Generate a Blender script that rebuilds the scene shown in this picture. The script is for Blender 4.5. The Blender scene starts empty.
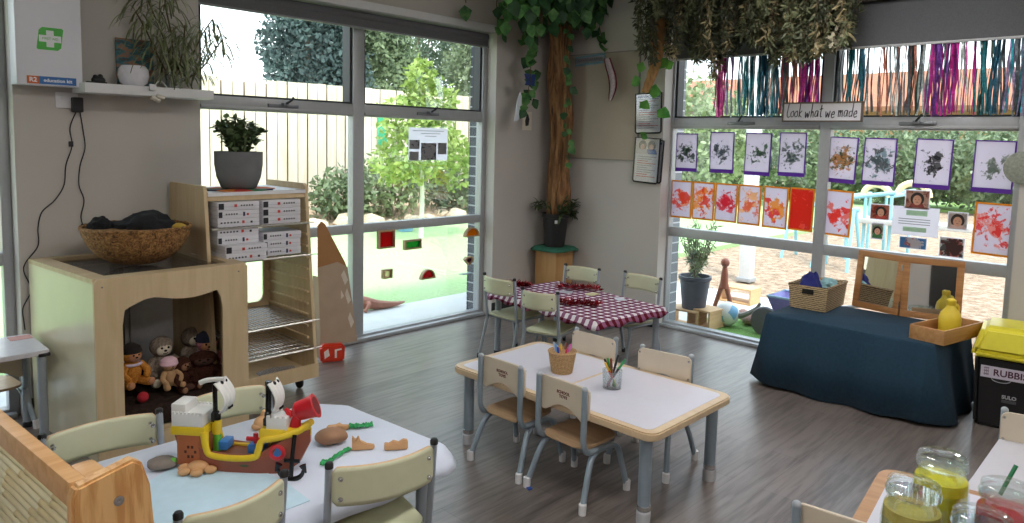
import bpy, bmesh, math, random
from mathutils import Vector, Matrix, Euler
from mathutils import noise as mnoise
rnd = random.Random(11)
COL = bpy.context.scene.collection
PI = math.pi
TAU = 2*PI
# ------------------------------------------------------------------ camera
YAW, PIT, ROL = math.radians(46.305), math.radians(5.37), math.radians(1.388)
F, CX, CY, H = 715.5, 512.0, 207.0, 1.6
_s, _c = math.sin(YAW), math.cos(YAW)
FW = Vector((_s*math.cos(PIT), _c*math.cos(PIT), -math.sin(PIT)))
_r = Vector((_c, -_s, 0)); _u = _r.cross(FW)
RT = math.cos(ROL)*_r + math.sin(ROL)*_u
UP = -math.sin(ROL)*_r + math.cos(ROL)*_u
def P(px, py, x=None, y=None, z=None):
    """where the line of sight through a pixel meets a plane of the room"""
    d = ((px-CX)/F)*RT - ((py-CY)/F)*UP + FW
    t = (z-H)/d.z if z is not None else (x/d.x if x is not None else y/d.y)
    return Vector((0, 0, H)) + t*d
cam = bpy.data.cameras.new('camera'); camo = bpy.data.objects.new('camera', cam); COL.objects.link(camo)
camo.matrix_world = Matrix(((RT.x, UP.x, -FW.x, 0), (RT.y, UP.y, -FW.y, 0), (RT.z, UP.z, -FW.z, H), (0, 0, 0, 1)))
cam.sensor_width = 36; cam.lens = F/1024*36; cam.shift_x = 0; cam.shift_y = -(261.5-CY)/1024
cam.clip_start = 0.05; cam.clip_end = 300
bpy.context.scene.camera = camo
# ------------------------------------------------------------------ materials
def lin(c):
    if isinstance(c, str):
        c = c.lstrip('#'); c = [int(c[i:i+2], 16)/255 for i in (0, 2, 4)]
    return tuple((v/12.92 if v <= .04045 else ((v+.055)/1.055)**2.4) for v in c) + (1.0,)
def newmat(name):
    m = bpy.data.materials.new(name); m.use_nodes = True
    nt = m.node_tree; nt.nodes.clear()
    out = nt.nodes.new('ShaderNodeOutputMaterial')
    return m, nt, out
def nd(nt, t, **kw):
    n = nt.nodes.new(t)
    for k, v in kw.items():
        if k in n.inputs.keys() if isinstance(k, str) else False: n.inputs[k].default_value = v
        else: setattr(n, k, v)
    return n
def bsdf(nt, out, col=(.8, .8, .8, 1), rough=.5, metal=0, spec=.5):
    b = nt.nodes.new('ShaderNodeBsdfPrincipled')
    b.inputs['Base Color'].default_value = col; b.inputs['Roughness'].default_value = rough
    b.inputs['Metallic'].default_value = metal; b.inputs['Specular IOR Level'].default_value = spec
    nt.links.new(b.outputs[0], out.inputs[0])
    return b
def ramp(nt, fac, stops, interp='LINEAR'):
    r = nt.nodes.new('ShaderNodeValToRGB'); cr = r.color_ramp; cr.interpolation = interp
    while len(cr.elements) < len(stops): cr.elements.new(.5)
    for e, (p, c) in zip(cr.elements, stops): e.position = p; e.color = c
    nt.links.new(fac, r.inputs[0]); return r
def coords(nt, scale=(1, 1, 1), loc=(0, 0, 0), rot=(0, 0, 0), kind='Object'):
    tc = nt.nodes.new('ShaderNodeTexCoord'); mp = nt.nodes.new('ShaderNodeMapping')
    mp.inputs['Scale'].default_value = scale; mp.inputs['Location'].default_value = loc; mp.inputs['Rotation'].default_value = rot
    nt.links.new(tc.outputs[kind], mp.inputs[0]); return mp.outputs[0]
def noise(nt, vec, scale, detail=3, rough=.5, dist=0):
    n = nt.nodes.new('ShaderNodeTexNoise'); n.inputs['Scale'].default_value = scale; n.inputs['Detail'].default_value = detail
    n.inputs['Roughness'].default_value = rough; n.inputs['Distortion'].default_value = dist
    if vec is not None: nt.links.new(vec, n.inputs['Vector'])
    return n
def bump(nt, b, h, strength=.3, dist=.01):
    n = nt.nodes.new('ShaderNodeBump'); n.inputs['Strength'].default_value = strength; n.inputs['Distance'].default_value = dist
    nt.links.new(h, n.inputs['Height']); nt.links.new(n.outputs[0], b.inputs['Normal'])
CACHE = {}
def plain(name, c, rough=.5, metal=0, spec=.5, var=.06, vs=30, bmp=0, bs=80, bd=.004):
    if name in CACHE: return CACHE[name]
    m, nt, out = newmat(name); col = lin(c); b = bsdf(nt, out, col, rough, metal, spec)
    v = coords(nt); n = noise(nt, v, vs, 3)
    lo = tuple(x*(1-var) for x in col[:3])+(1,); hi = tuple(min(1, x*(1+var)) for x in col[:3])+(1,)
    r = ramp(nt, n.outputs[0], [(.3, lo), (.7, hi)]); nt.links.new(r.outputs[0], b.inputs['Base Color'])
    if bmp:
        n2 = noise(nt, v, bs, 4, .6); bump(nt, b, n2.outputs[0], bmp, bd)
    CACHE[name] = m; return m
def wood(name, c1, c2, scale=6, axis=0, rough=.45, stretch=14, contrast=(.3, .7)):
    if name in CACHE: return CACHE[name]
    m, nt, out = newmat(name); b = bsdf(nt, out, lin(c1), rough)
    sc = [stretch]*3; sc[axis] = 1
    v = coords(nt, tuple(sc)); n = noise(nt, v, scale*.5, 4, .55, .4)
    r = ramp(nt, n.outputs[0], [(contrast[0], lin(c1)), (contrast[1], lin(c2))]); nt.links.new(r.outputs[0], b.inputs['Base Color'])
    bump(nt, b, n.outputs[0], .06, .002)
    CACHE[name] = m; return m
def thin_glass(name, tint='#ffffff', gloss=.07, rough=.02, dirt=0, edge=.5):
    if name in CACHE: return CACHE[name]
    m, nt, out = newmat(name)
    t = nt.nodes.new('ShaderNodeBsdfTransparent'); t.inputs[0].default_value = lin(tint)
    g = nt.nodes.new('ShaderNodeBsdfGlossy'); g.inputs['Roughness'].default_value = rough; g.inputs[0].default_value = (1, 1, 1, 1)
    fr = nt.nodes.new('ShaderNodeLayerWeight'); fr.inputs[0].default_value = .35
    ml = nt.nodes.new('ShaderNodeMath'); ml.operation = 'MULTIPLY_ADD'; ml.inputs[1].default_value = edge; ml.inputs[2].default_value = gloss; ml.use_clamp = True
    nt.links.new(fr.outputs['Fresnel'], ml.inputs[0])
    mx = nt.nodes.new('ShaderNodeMixShader'); nt.links.new(ml.outputs[0], mx.inputs[0]); nt.links.new(t.outputs[0], mx.inputs[1]); nt.links.new(g.outputs[0], mx.inputs[2])
    last = mx
    if dirt:
        d = nt.nodes.new('ShaderNodeBsdfDiffuse'); d.inputs[0].default_value = lin('#e8eaec')
        mx2 = nt.nodes.new('ShaderNodeMixShader'); mx2.inputs[0].default_value = dirt
        nt.links.new(mx.outputs[0], mx2.inputs[1]); nt.links.new(d.outputs[0], mx2.inputs[2]); last = mx2
    nt.links.new(last.outputs[0], out.inputs[0]); CACHE[name] = m; return m
def fur(name, c1, c2, scale=60):
    if name in CACHE: return CACHE[name]
    m, nt, out = newmat(name); b = bsdf(nt, out, lin(c1), .95, 0, .1)
    v = coords(nt); n = noise(nt, v, scale, 5, .7)
    r = ramp(nt, n.outputs[0], [(.35, lin(c1)), (.68, lin(c2))]); nt.links.new(r.outputs[0], b.inputs['Base Color'])
    bump(nt, b, n.outputs[0], .9, .012); CACHE[name] = m; return m
def leafmat(name, c1, c2, scale=9, trans=.25):
    if name in CACHE: return CACHE[name]
    m, nt, out = newmat(name); b = bsdf(nt, out, lin(c1), .5, 0, .35)
    v = coords(nt); n = noise(nt, v, scale, 3, .6)
    r = ramp(nt, n.outputs[0], [(.32, lin(c1)), (.68, lin(c2))]); nt.links.new(r.outputs[0], b.inputs['Base Color'])
    tr = nt.nodes.new('ShaderNodeBsdfTranslucent'); nt.links.new(r.outputs[0], tr.inputs[0])
    mx = nt.nodes.new('ShaderNodeMixShader'); mx.inputs[0].default_value = trans
    nt.links.new(b.outputs[0], mx.inputs[1]); nt.links.new(tr.outputs[0], mx.inputs[2]); nt.links.new(mx.outputs[0], out.inputs[0])
    CACHE[name] = m; return m
def checker_cloth(name, c1, c2, c3, size):
    m, nt, out = newmat(name); b = bsdf(nt, out, lin(c1), .9, 0, .1)
    v = coords(nt, (1/size, 1/size, 1/size)); sep = nt.nodes.new('ShaderNodeSeparateXYZ'); nt.links.new(v, sep.inputs[0])
    def stripe(o):
        a = nt.nodes.new('ShaderNodeMath'); a.operation = 'MODULO'; a.inputs[1].default_value = 1
        ad = nt.nodes.new('ShaderNodeMath'); ad.operation = 'ADD'; ad.inputs[1].default_value = 100
        nt.links.new(o, ad.inputs[0]); nt.links.new(ad.outputs[0], a.inputs[0])
        g = nt.nodes.new('ShaderNodeMath'); g.operation = 'GREATER_THAN'; g.inputs[1].default_value = .5; nt.links.new(a.outputs[0], g.inputs[0]); return g
    sx, sy = stripe(sep.outputs[0]), stripe(sep.outputs[1])
    ad = nt.nodes.new('ShaderNodeMath'); ad.operation = 'ADD'; nt.links.new(sx.outputs[0], ad.inputs[0]); nt.links.new(sy.outputs[0], ad.inputs[1])
    hf = nt.nodes.new('ShaderNodeMath'); hf.operation = 'MULTIPLY'; hf.inputs[1].default_value = .5; nt.links.new(ad.outputs[0], hf.inputs[0])
    r = ramp(nt, hf.outputs[0], [(0, lin(c1)), (.3, lin(c2)), (.75, lin(c3))], 'CONSTANT'); nt.links.new(r.outputs[0], b.inputs['Base Color'])
    return m
def paper(name, c, k=.5):
    if name in CACHE: return CACHE[name]
    m, nt, out = newmat(name); b = bsdf(nt, out, lin(c), .8, 0, .2); tr = nt.nodes.new('ShaderNodeBsdfTranslucent'); tr.inputs[0].default_value = lin(c)
    mx = nt.nodes.new('ShaderNodeMixShader'); mx.inputs[0].default_value = k; nt.links.new(b.outputs[0], mx.inputs[1]); nt.links.new(tr.outputs[0], mx.inputs[2]); nt.links.new(mx.outputs[0], out.inputs[0]); CACHE[name] = m; return m
def blotch(name, base, cols, seed, scale=9, thr=.52, center=(0, 0, 0), rad=.1, fall=.28, up=.22):
    """paper with painted patches gathered round the middle"""
    m, nt, out = newmat(name); b = bsdf(nt, out, lin(base), .8, 0, .2)
    prev = None
    for i, c in enumerate(cols):
        v = coords(nt, (1, 1, 1), (seed*3.17+i*5.3, seed*1.7+i*2.1, seed*.9+i)); n = noise(nt, v, scale*(1+.25*i), 4, .65, .5)
        tc = nt.nodes.new('ShaderNodeTexCoord'); ds = nt.nodes.new('ShaderNodeVectorMath'); ds.operation = 'DISTANCE'; ds.inputs[1].default_value = center
        nt.links.new(tc.outputs['Object'], ds.inputs[0])
        k = nt.nodes.new('ShaderNodeMath'); k.operation = 'MULTIPLY_ADD'; k.inputs[1].default_value = -fall/rad; k.inputs[2].default_value = up
        nt.links.new(ds.outputs['Value'], k.inputs[0])
        s = nt.nodes.new('ShaderNodeMath'); s.operation = 'ADD'; nt.links.new(n.outputs[0], s.inputs[0]); nt.links.new(k.outputs[0], s.inputs[1])
        st = ramp(nt, s.outputs[0], [(thr, (0, 0, 0, 1)), (thr+.03, (1, 1, 1, 1))])
        mx = nt.nodes.new('ShaderNodeMix'); mx.data_type = 'RGBA'
        ml_ = nt.nodes.new('ShaderNodeMath'); ml_.operation = 'MULTIPLY'; ml_.inputs[1].default_value = .85; nt.links.new(st.outputs[0], ml_.inputs[0]); nt.links.new(ml_.outputs[0], mx.inputs[0])
        if prev is None: mx.inputs[6].default_value = lin(base)
        else: nt.links.new(prev, mx.inputs[6])
        mx.inputs[7].default_value = lin(c); prev = mx.outputs[2]
    nt.links.new(prev, b.inputs['Base Color'])
    tr = nt.nodes.new('ShaderNodeBsdfTranslucent'); nt.links.new(prev, tr.inputs[0]); mx = nt.nodes.new('ShaderNodeMixShader'); mx.inputs[0].default_value = .5
    nt.links.new(b.outputs[0], mx.inputs[1]); nt.links.new(tr.outputs[0], mx.inputs[2]); nt.links.new(mx.outputs[0], out.inputs[0]); return m
# ------------------------------------------------------------------ mesh builder
class MB:
    def __init__(s): s.v = []; s.f = []; s.m = []; s.M = Matrix()
    def add(s, vs, fs, mi=0):
        o = len(s.v); M = s.M
        s.v.extend((M @ Vector(v))[:] for v in vs); s.f.extend(tuple(i+o for i in f) for f in fs); s.m.extend([mi]*len(fs))
        return s
    def bm(s, b, mi=0):
        b.verts.index_update(); s.add([v.co[:] for v in b.verts], [[v.index for v in f.verts] for f in b.faces], mi); b.free(); return s
    def box(s, c, d, rot=None, bev=0, mi=0, seg=2):
        b = bmesh.new(); bmesh.ops.create_cube(b, size=1)
        bmesh.ops.scale(b, vec=d, verts=b.verts)
        if bev: bmesh.ops.bevel(b, geom=b.edges[:], offset=bev, segments=seg, affect='EDGES', profile=.6)
        if rot is not None: bmesh.ops.transform(b, matrix=(rot.to_matrix().to_4x4() if isinstance(rot, Euler) else rot), verts=b.verts)
        bmesh.ops.translate(b, vec=c, verts=b.verts); return s.bm(b, mi)
    def bx(s, x0, x1, y0, y1, z0, z1, bev=0, mi=0):
        return s.box(((x0+x1)/2, (y0+y1)/2, (z0+z1)/2), (abs(x1-x0), abs(y1-y0), abs(z1-z0)), None, bev, mi)
    def tube(s, pts, r, n=8, mi=0, closed=False, flat=None):
        pts = [Vector(p) for p in pts]; k = len(pts); rs = r if isinstance(r, (list, tuple)) else [r]*k
        vs = []; fs = []; T0 = None; N = None
        for i, p in enumerate(pts):
            a = pts[i-1] if (i > 0 or closed) else p; c = pts[(i+1) % k] if (i < k-1 or closed) else p
            T = (c-a)
            T = T.normalized() if T.length > 1e-9 else Vector((0, 0, 1))
            if N is None:
                N = T.orthogonal().normalized()
                if abs(T.z) < .9: N = T.cross(Vector((0, 0, 1))).normalized()
            else:
                N = (N - T*N.dot(T))
                N = N.normalized() if N.length > 1e-6 else T.orthogonal().normalized()
            Bn = T.cross(N)
            for j in range(n):
                an = TAU*j/n; vs.append(p + rs[i]*(math.cos(an)*N + math.sin(an)*Bn*(flat or 1)))
        for i in range(k if closed else k-1):
            i2 = (i+1) % k
            for j in range(n): fs.append((i*n+j, i*n+(j+1) % n, i2*n+(j+1) % n, i2*n+j))
        if not closed: fs.append(tuple(range(n-1, -1, -1))); fs.append(tuple((k-1)*n+j for j in range(n)))
        return s.add(vs, fs, mi)
    def cyl(s, p0, p1, r0, r1=None, n=16, mi=0): return s.tube([p0, p1], [r0, r0 if r1 is None else r1], n, mi)
    def lathe(s, prof, n=32, c=(0, 0, 0), mi=0, sx=1, sy=1):
        vs = []; fs = []; k = len(prof)
        for r, z in prof:
            for j in range(n): vs.append((c[0]+r*sx*math.cos(TAU*j/n), c[1]+r*sy*math.sin(TAU*j/n), c[2]+z))
        for i in range(k-1):
            for j in range(n): fs.append((i*n+j, i*n+(j+1) % n, (i+1)*n+(j+1) % n, (i+1)*n+j))
        if prof[0][0] > 1e-4: fs.append(tuple(range(n-1, -1, -1)))
        if prof[-1][0] > 1e-4: fs.append(tuple((k-1)*n+j for j in range(n)))
        return s.add(vs, fs, mi)
    def ball(s, c, r, u=20, v=14, mi=0, rot=None):
        b = bmesh.new(); bmesh.ops.create_uvsphere(b, u_segments=u, v_segments=v, radius=1)
        rr = r if isinstance(r, (tuple, list)) else (r, r, r); bmesh.ops.scale(b, vec=rr, verts=b.verts)
        if rot is not None: bmesh.ops.transform(b, matrix=rot.to_matrix().to_4x4(), verts=b.verts)
        bmesh.ops.translate(b, vec=c, verts=b.verts); return s.bm(b, mi)
    def prism(s, poly, z0, z1, M=None, mi=0, holes=(), bev=0):
        """outline in xy pushed from z0 to z1; M turns it into place"""
        b = bmesh.new()
        if not holes: b.faces.new([b.verts.new((x, y, z0)) for x, y in poly])
        else:
            for lp in [poly]+list(holes):
                vs = [b.verts.new((x, y, z0)) for x, y in lp]
                for i in range(len(vs)): b.edges.new((vs[i], vs[(i+1) % len(vs)]))
            bmesh.ops.triangle_fill(b, use_beauty=True, use_dissolve=False, edges=b.edges[:])
        r = bmesh.ops.extrude_face_region(b, geom=b.faces[:])
        bmesh.ops.translate(b, vec=(0, 0, z1-z0), verts=[e for e in r['geom'] if isinstance(e, bmesh.types.BMVert)])
        bmesh.ops.recalc_face_normals(b, faces=b.faces[:])
        if bev:
            eds = [e for e in b.edges if len(e.link_faces) == 2 and e.calc_face_angle(0) > .9]
            bmesh.ops.bevel(b, geom=eds, offset=bev, segments=2, affect='EDGES')
        if M is not None: bmesh.ops.transform(b, matrix=M, verts=b.verts)
        return s.bm(b, mi)
    def grid(s, fn, nu, nv, mi=0, cu=False):
        vs = [fn(i/nu, j/nv) for j in range(nv+1) for i in range(nu+1)]
        fs = [(j*(nu+1)+i, j*(nu+1)+i+1, (j+1)*(nu+1)+i+1, (j+1)*(nu+1)+i) for j in range(nv) for i in range(nu)]
        return s.add(vs, fs, mi)
    def leaf(s, p, d, n, L, W, mi=0, fold=.15, tip=.5):
        """a pointed leaf from p along d, facing n"""
        p = Vector(p); d = Vector(d).normalized(); n = Vector(n); sd = d.cross(n)
        sd = sd.normalized() if sd.length > 1e-5 else d.orthogonal().normalized(); n = sd.cross(d)
        q = [p, p+d*L*.35+sd*W*.5+n*W*fold, p+d*L*.7+sd*W*.33+n*W*fold*.6, p+d*L, p+d*L*.7-sd*W*.33+n*W*fold*.6, p+d*L*.35-sd*W*.5+n*W*fold, p+d*L*.4]
        return s.add(q, [(0, 1, 6), (1, 2, 6), (2, 3, 6), (3, 4, 6), (4, 5, 6), (5, 0, 6)], mi)
    def build(s, name, mats, parent=None, loc=(0, 0, 0), rot=(0, 0, 0), ang=35, solid=0):
        me = bpy.data.meshes.new(name); me.from_pydata(s.v, [], s.f)
        mats = mats if isinstance(mats, (list, tuple)) else [mats]
        for m in mats: me.materials.append(m)
        me.polygons.foreach_set('material_index', s.m)
        me.validate(); me.update()
        b = bmesh.new(); b.from_mesh(me)
        if len(b.verts) < 30000: bmesh.ops.recalc_face_normals(b, faces=b.faces[:])
        b.to_mesh(me); b.free()
        me.polygons.foreach_set('use_smooth', [True]*len(me.polygons))
        try: me.set_sharp_from_angle(angle=math.radians(ang))
        except Exception: pass
        o = bpy.data.objects.new(name, me); COL.objects.link(o); o.location = loc; o.rotation_euler = rot
        if parent is not None: o.parent = parent
        if solid:
            md = o.modifiers.new('thick', 'SOLIDIFY'); md.thickness = solid; md.offset = 0
        return o
def tag(o, label, cat, group=None, kind=None):
    o['label'] = label; o['category'] = cat
    if group: o['group'] = group
    if kind: o['kind'] = kind
    return o
def thing(name, label, cat, loc=(0, 0, 0), rz=0, group=None, rot=None):
    o = bpy.data.objects.new(name, None); COL.objects.link(o); o.empty_display_size = .1
    o.location = loc; o.rotation_euler = rot if rot else (0, 0, rz); return tag(o, label, cat, group)
def structure(name, label=None):
    o = bpy.data.objects.new(name, None); COL.objects.link(o); o['kind'] = 'structure'
    if label: o['label'] = label
    return o
def struct(name, mb, mat, label=None, **k):
    o = mb.build(name, mat, **k); o['kind'] = 'structure'
    if label: o['label'] = label
    return o
def kids(o): return [c for c in bpy.data.objects if c.parent == o]
def dup(root, loc, rz=0, label=None, group=None, scale=None):
    def cp(o, par):
        c = o.copy(); COL.objects.link(c)
        if par: c.parent = par
        for k in kids(o): cp(k, c)
        return c
    r = cp(root, None); r.location = loc; r.rotation_euler = (0, 0, rz)
    if label: r['label'] = label
    if group: r['group'] = group
    if scale: r.scale = scale
    return r
def rrect(w, h, r, n=5, cx=0, cy=0):
    out = []
    for sx, sy, a0 in ((1, 1, 0), (-1, 1, 90), (-1, -1, 180), (1, -1, 270)):
        for i in range(n+1):
            a = math.radians(a0+90*i/n); out.append((cx+sx*(w/2-r)+r*math.cos(a), cy+sy*(h/2-r)+r*math.sin(a)))
    return out
def bez(pts, n=8):
    """smooth path through points (Catmull-Rom)"""
    p = [Vector(q) for q in pts]; out = []
    for i in range(len(p)-1):
        a = p[max(i-1, 0)]; b = p[i]; c = p[i+1]; d = p[min(i+2, len(p)-1)]
        for k in range(n):
            t = k/n; out.append(.5*((2*b)+(c-a)*t+(2*a-5*b+4*c-d)*t*t+(3*b-a-3*c+d)*t**3))
    out.append(p[-1]); return out
def rv(a=1.0):
    while True:
        v = Vector((rnd.uniform(-1, 1), rnd.uniform(-1, 1), rnd.uniform(-1, 1)))
        if .05 < v.length < 1: return v*a
def text_mesh(body, size, mat, parent, loc, rot, name='lettering', ext=.0006, shear=0, align='CENTER', bold=0, sx=1):
    c = bpy.data.curves.new(name, 'FONT'); c.body = body; c.size = size; c.extrude = ext; c.align_x = align; c.align_y = 'CENTER'; c.shear = shear; c.offset = bold; c.resolution_u = 3
    t = bpy.data.objects.new('tmp', c); COL.objects.link(t)
    dg = bpy.context.evaluated_depsgraph_get(); me = bpy.data.meshes.new_from_object(t.evaluated_get(dg)); me.name = name
    bpy.data.objects.remove(t); me.materials.clear(); me.materials.append(mat)
    o = bpy.data.objects.new(name, me); COL.objects.link(o); o.parent = parent; o.location = loc; o.rotation_euler = rot; o.scale = (sx, 1, 1)
    return o
# ------------------------------------------------------------------ shared materials
WALL = plain('wall paint', '#bfb9b3', .75, var=.02, vs=3, bmp=.05, bs=200)
WHITE = plain('white paint', '#dcdcde', .5, var=.02)
ALU = plain('silver window frame', '#a9abae', .38, .25, var=.03)
DARK = plain('charcoal frame', '#2b2d31', .5, var=.05)
BLACK = plain('black plastic', '#141416', .5, var=.1)
BLACKR = plain('black rubber', '#191919', .7, var=.1)
GLASS = thin_glass('window glass', '#f4f8f7', .008, .0, 0, .2)
STEEL = plain('grey painted steel tube', '#9ca5af', .36, .25, var=.03)
STEELT = plain('blue grey steel tube', '#92a1ad', .36, .25, var=.03)
CHROME = plain('chrome', '#c8c8ca', .2, .95, var=.02)
PLY = wood('birch plywood', '#cdb896', '#c0a882', 5, 2, .5, 9)
PLYX = wood('birch plywood flat', '#cdb896', '#c0a882', 5, 0, .5, 9)
PINE = wood('pine', '#d9a56a', '#bd7f44', 7, 2, .42, 10)
PINEY = wood('pine rail', '#dcb07e', '#c89660', 6, 1, .42, 10)
OAK = wood('honey wood', '#b98553', '#9d6a3c', 7, 0, .45, 12)
LAM = plain('pale green laminate', '#cccdae', .42, var=.04, vs=12)
LAMB = plain('cream laminate', '#d0c3af', .42, var=.03, vs=12)
EDGE = plain('ply edge', '#d7b68c', .5, var=.06)
FELT = plain('grey blind fabric', '#66676b', .9, var=.12, vs=160, bmp=.2, bs=300)
PAPER = paper('white paper', '#eceaf0', .7)
# floor
def floor_mat():
    m, nt, out = newmat('grey brown vinyl planks'); b = bsdf(nt, out, rough=.32, spec=1.0)
    v = coords(nt); br = nt.nodes.new('ShaderNodeTexBrick'); br.offset = .37
    br.inputs['Scale'].default_value = 1; br.inputs['Brick Width'].default_value = 1.2; br.inputs['Row Height'].default_value = .15
    br.inputs['Mortar Size'].default_value = .0016; br.inputs['Mortar Smooth'].default_value = .1
    br.inputs['Color1'].default_value = (.25, .25, .25, 1); br.inputs['Color2'].default_value = (.75, .75, .75, 1); br.inputs['Mortar'].default_value = (.0, .0, .0, 1)
    nt.links.new(v, br.inputs['Vector'])
    n = noise(nt, coords(nt, (1.3, 16, 1)), 2.2, 5, .62, .35); n2 = noise(nt, coords(nt, (.6, 3, 1)), 1.6, 2)
    a = nt.nodes.new('ShaderNodeMath'); a.operation = 'MULTIPLY_ADD'; a.inputs[1].default_value = .3; nt.links.new(br.outputs['Color'], a.inputs[0]); nt.links.new(n.outputs[0], a.inputs[2])
    a2 = nt.nodes.new('ShaderNodeMath'); a2.operation = 'MULTIPLY_ADD'; a2.inputs[1].default_value = .3; nt.links.new(n2.outputs[0], a2.inputs[0]); nt.links.new(a.outputs[0], a2.inputs[2])
    r = ramp(nt, a2.outputs[0], [(.46, lin('#3f3937')), (.66, lin('#5a524e')), (.9, lin('#7b716c'))])
    nt.links.new(r.outputs[0], b.inputs['Base Color'])
    bump(nt, b, n.outputs[0], .07, .002); return m
def brick_mat(name, c1, c2, mortar):
    m, nt, out = newmat(name); b = bsdf(nt, out, rough=.8)
    tc = nt.nodes.new('ShaderNodeTexCoord'); sp = nt.nodes.new('ShaderNodeSeparateXYZ'); nt.links.new(tc.outputs['Object'], sp.inputs[0])
    ad = nt.nodes.new('ShaderNodeMath'); ad.operation = 'ADD'; nt.links.new(sp.outputs[0], ad.inputs[0]); nt.links.new(sp.outputs[1], ad.inputs[1])
    cb = nt.nodes.new('ShaderNodeCombineXYZ'); nt.links.new(ad.outputs[0], cb.inputs[0]); nt.links.new(sp.outputs[2], cb.inputs[1])
    br = nt.nodes.new('ShaderNodeTexBrick'); br.inputs['Scale'].default_value = 1; br.inputs['Brick Width'].default_value = .8; br.inputs['Row Height'].default_value = .09
    br.inputs['Mortar Size'].default_value = .006; br.inputs['Color1'].default_value = lin(c1); br.inputs['Color2'].default_value = lin(c2); br.inputs['Mortar'].default_value = lin(mortar)
    nt.links.new(cb.outputs[0], br.inputs['Vector']); nt.links.new(br.outputs['Color'], b.inputs['Base Color']); bump(nt, b, br.outputs['Fac'], -.4, .006); return m
BRICK = brick_mat('blue grey brick', '#3a3d4a', '#444856', '#b4b6ba')
YI, YF, XI, XF = 4.53, 4.645, 5.30, 5.425
ZC = 3.0
struct('floor', MB().bx(-3.0, 5.52, -3.6, 4.72, -.12, 0), floor_mat(), 'grey brown wood look vinyl plank floor')
struct('ceiling', MB().bx(-3.1, 5.6, -3.7, 4.9, ZC, ZC+.1), WHITE)
w = MB(); w.bx(.92, 1.90, YI, 4.72, 0, ZC).bx(4.50, 5.52, YI, 4.72, 0, ZC).bx(1.90, 4.50, YI, 4.72, 2.53, ZC).bx(-3.1, .92, YI, 4.72, 2.53, ZC)
w.bx(-3.1, -1.2, YI, 4.72, 0, 2.53)
struct('wall_back', w, WALL, 'warm grey painted wall with the shelf and window')
w = MB(); w.bx(XI, 5.52, 3.31, YI, 0, ZC).bx(XI, 5.52, -3.6, .78, 0, ZC).bx(XI, 5.52, .78, 3.31, 2.62, ZC)
struct('wall_right', w, WALL, 'warm grey painted wall holding the pinboard')
struct('wall_left', MB().bx(-3.1, -3.0, -3.6, YI, 0, ZC), WALL)
struct('wall_front', MB().bx(-3.1, 5.52, -3.7, -3.6, 0, ZC), WALL)
w = MB(); w.bx(4.49, 5.70, 4.72, 4.85, -.1, 3.1).bx(.925, 1.905, 4.72, 4.85, -.1, 3.1).bx(1.905, 4.49, 4.72, 4.85, 2.6, 3.1)
w2 = MB().bx(5.52, 5.66, 3.32, 4.72, -.1, 3.1); w2.bx(5.52, 5.66, -3.6, .77, -.1, 3.1).bx(5.52, 5.66, .77, 3.32, 2.66, 3.1)
struct('wall_outside', w, BRICK, 'blue grey brick reveals outside the back window')
struct('wall_outside', w2, brick_mat('pale grey brick', '#85878c', '#919398', '#dcdde0'), 'pale grey brick reveals outside the right window')
# skirting
SK = plain('charcoal skirting', '#1d1d1f', .6)
struct('baseboard_back', MB().bx(4.50, XI, YI-.012, YI, 0, .12, .003).bx(.92, 1.90, YI-.012, YI, 0, .12, .003), SK)
struct('baseboard_right', MB().bx(XI-.012, XI, 3.31, YI-.012, 0, .12, .003).bx(XI-.012, XI, -3.5, .78, 0, .12, .003), SK)
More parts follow.
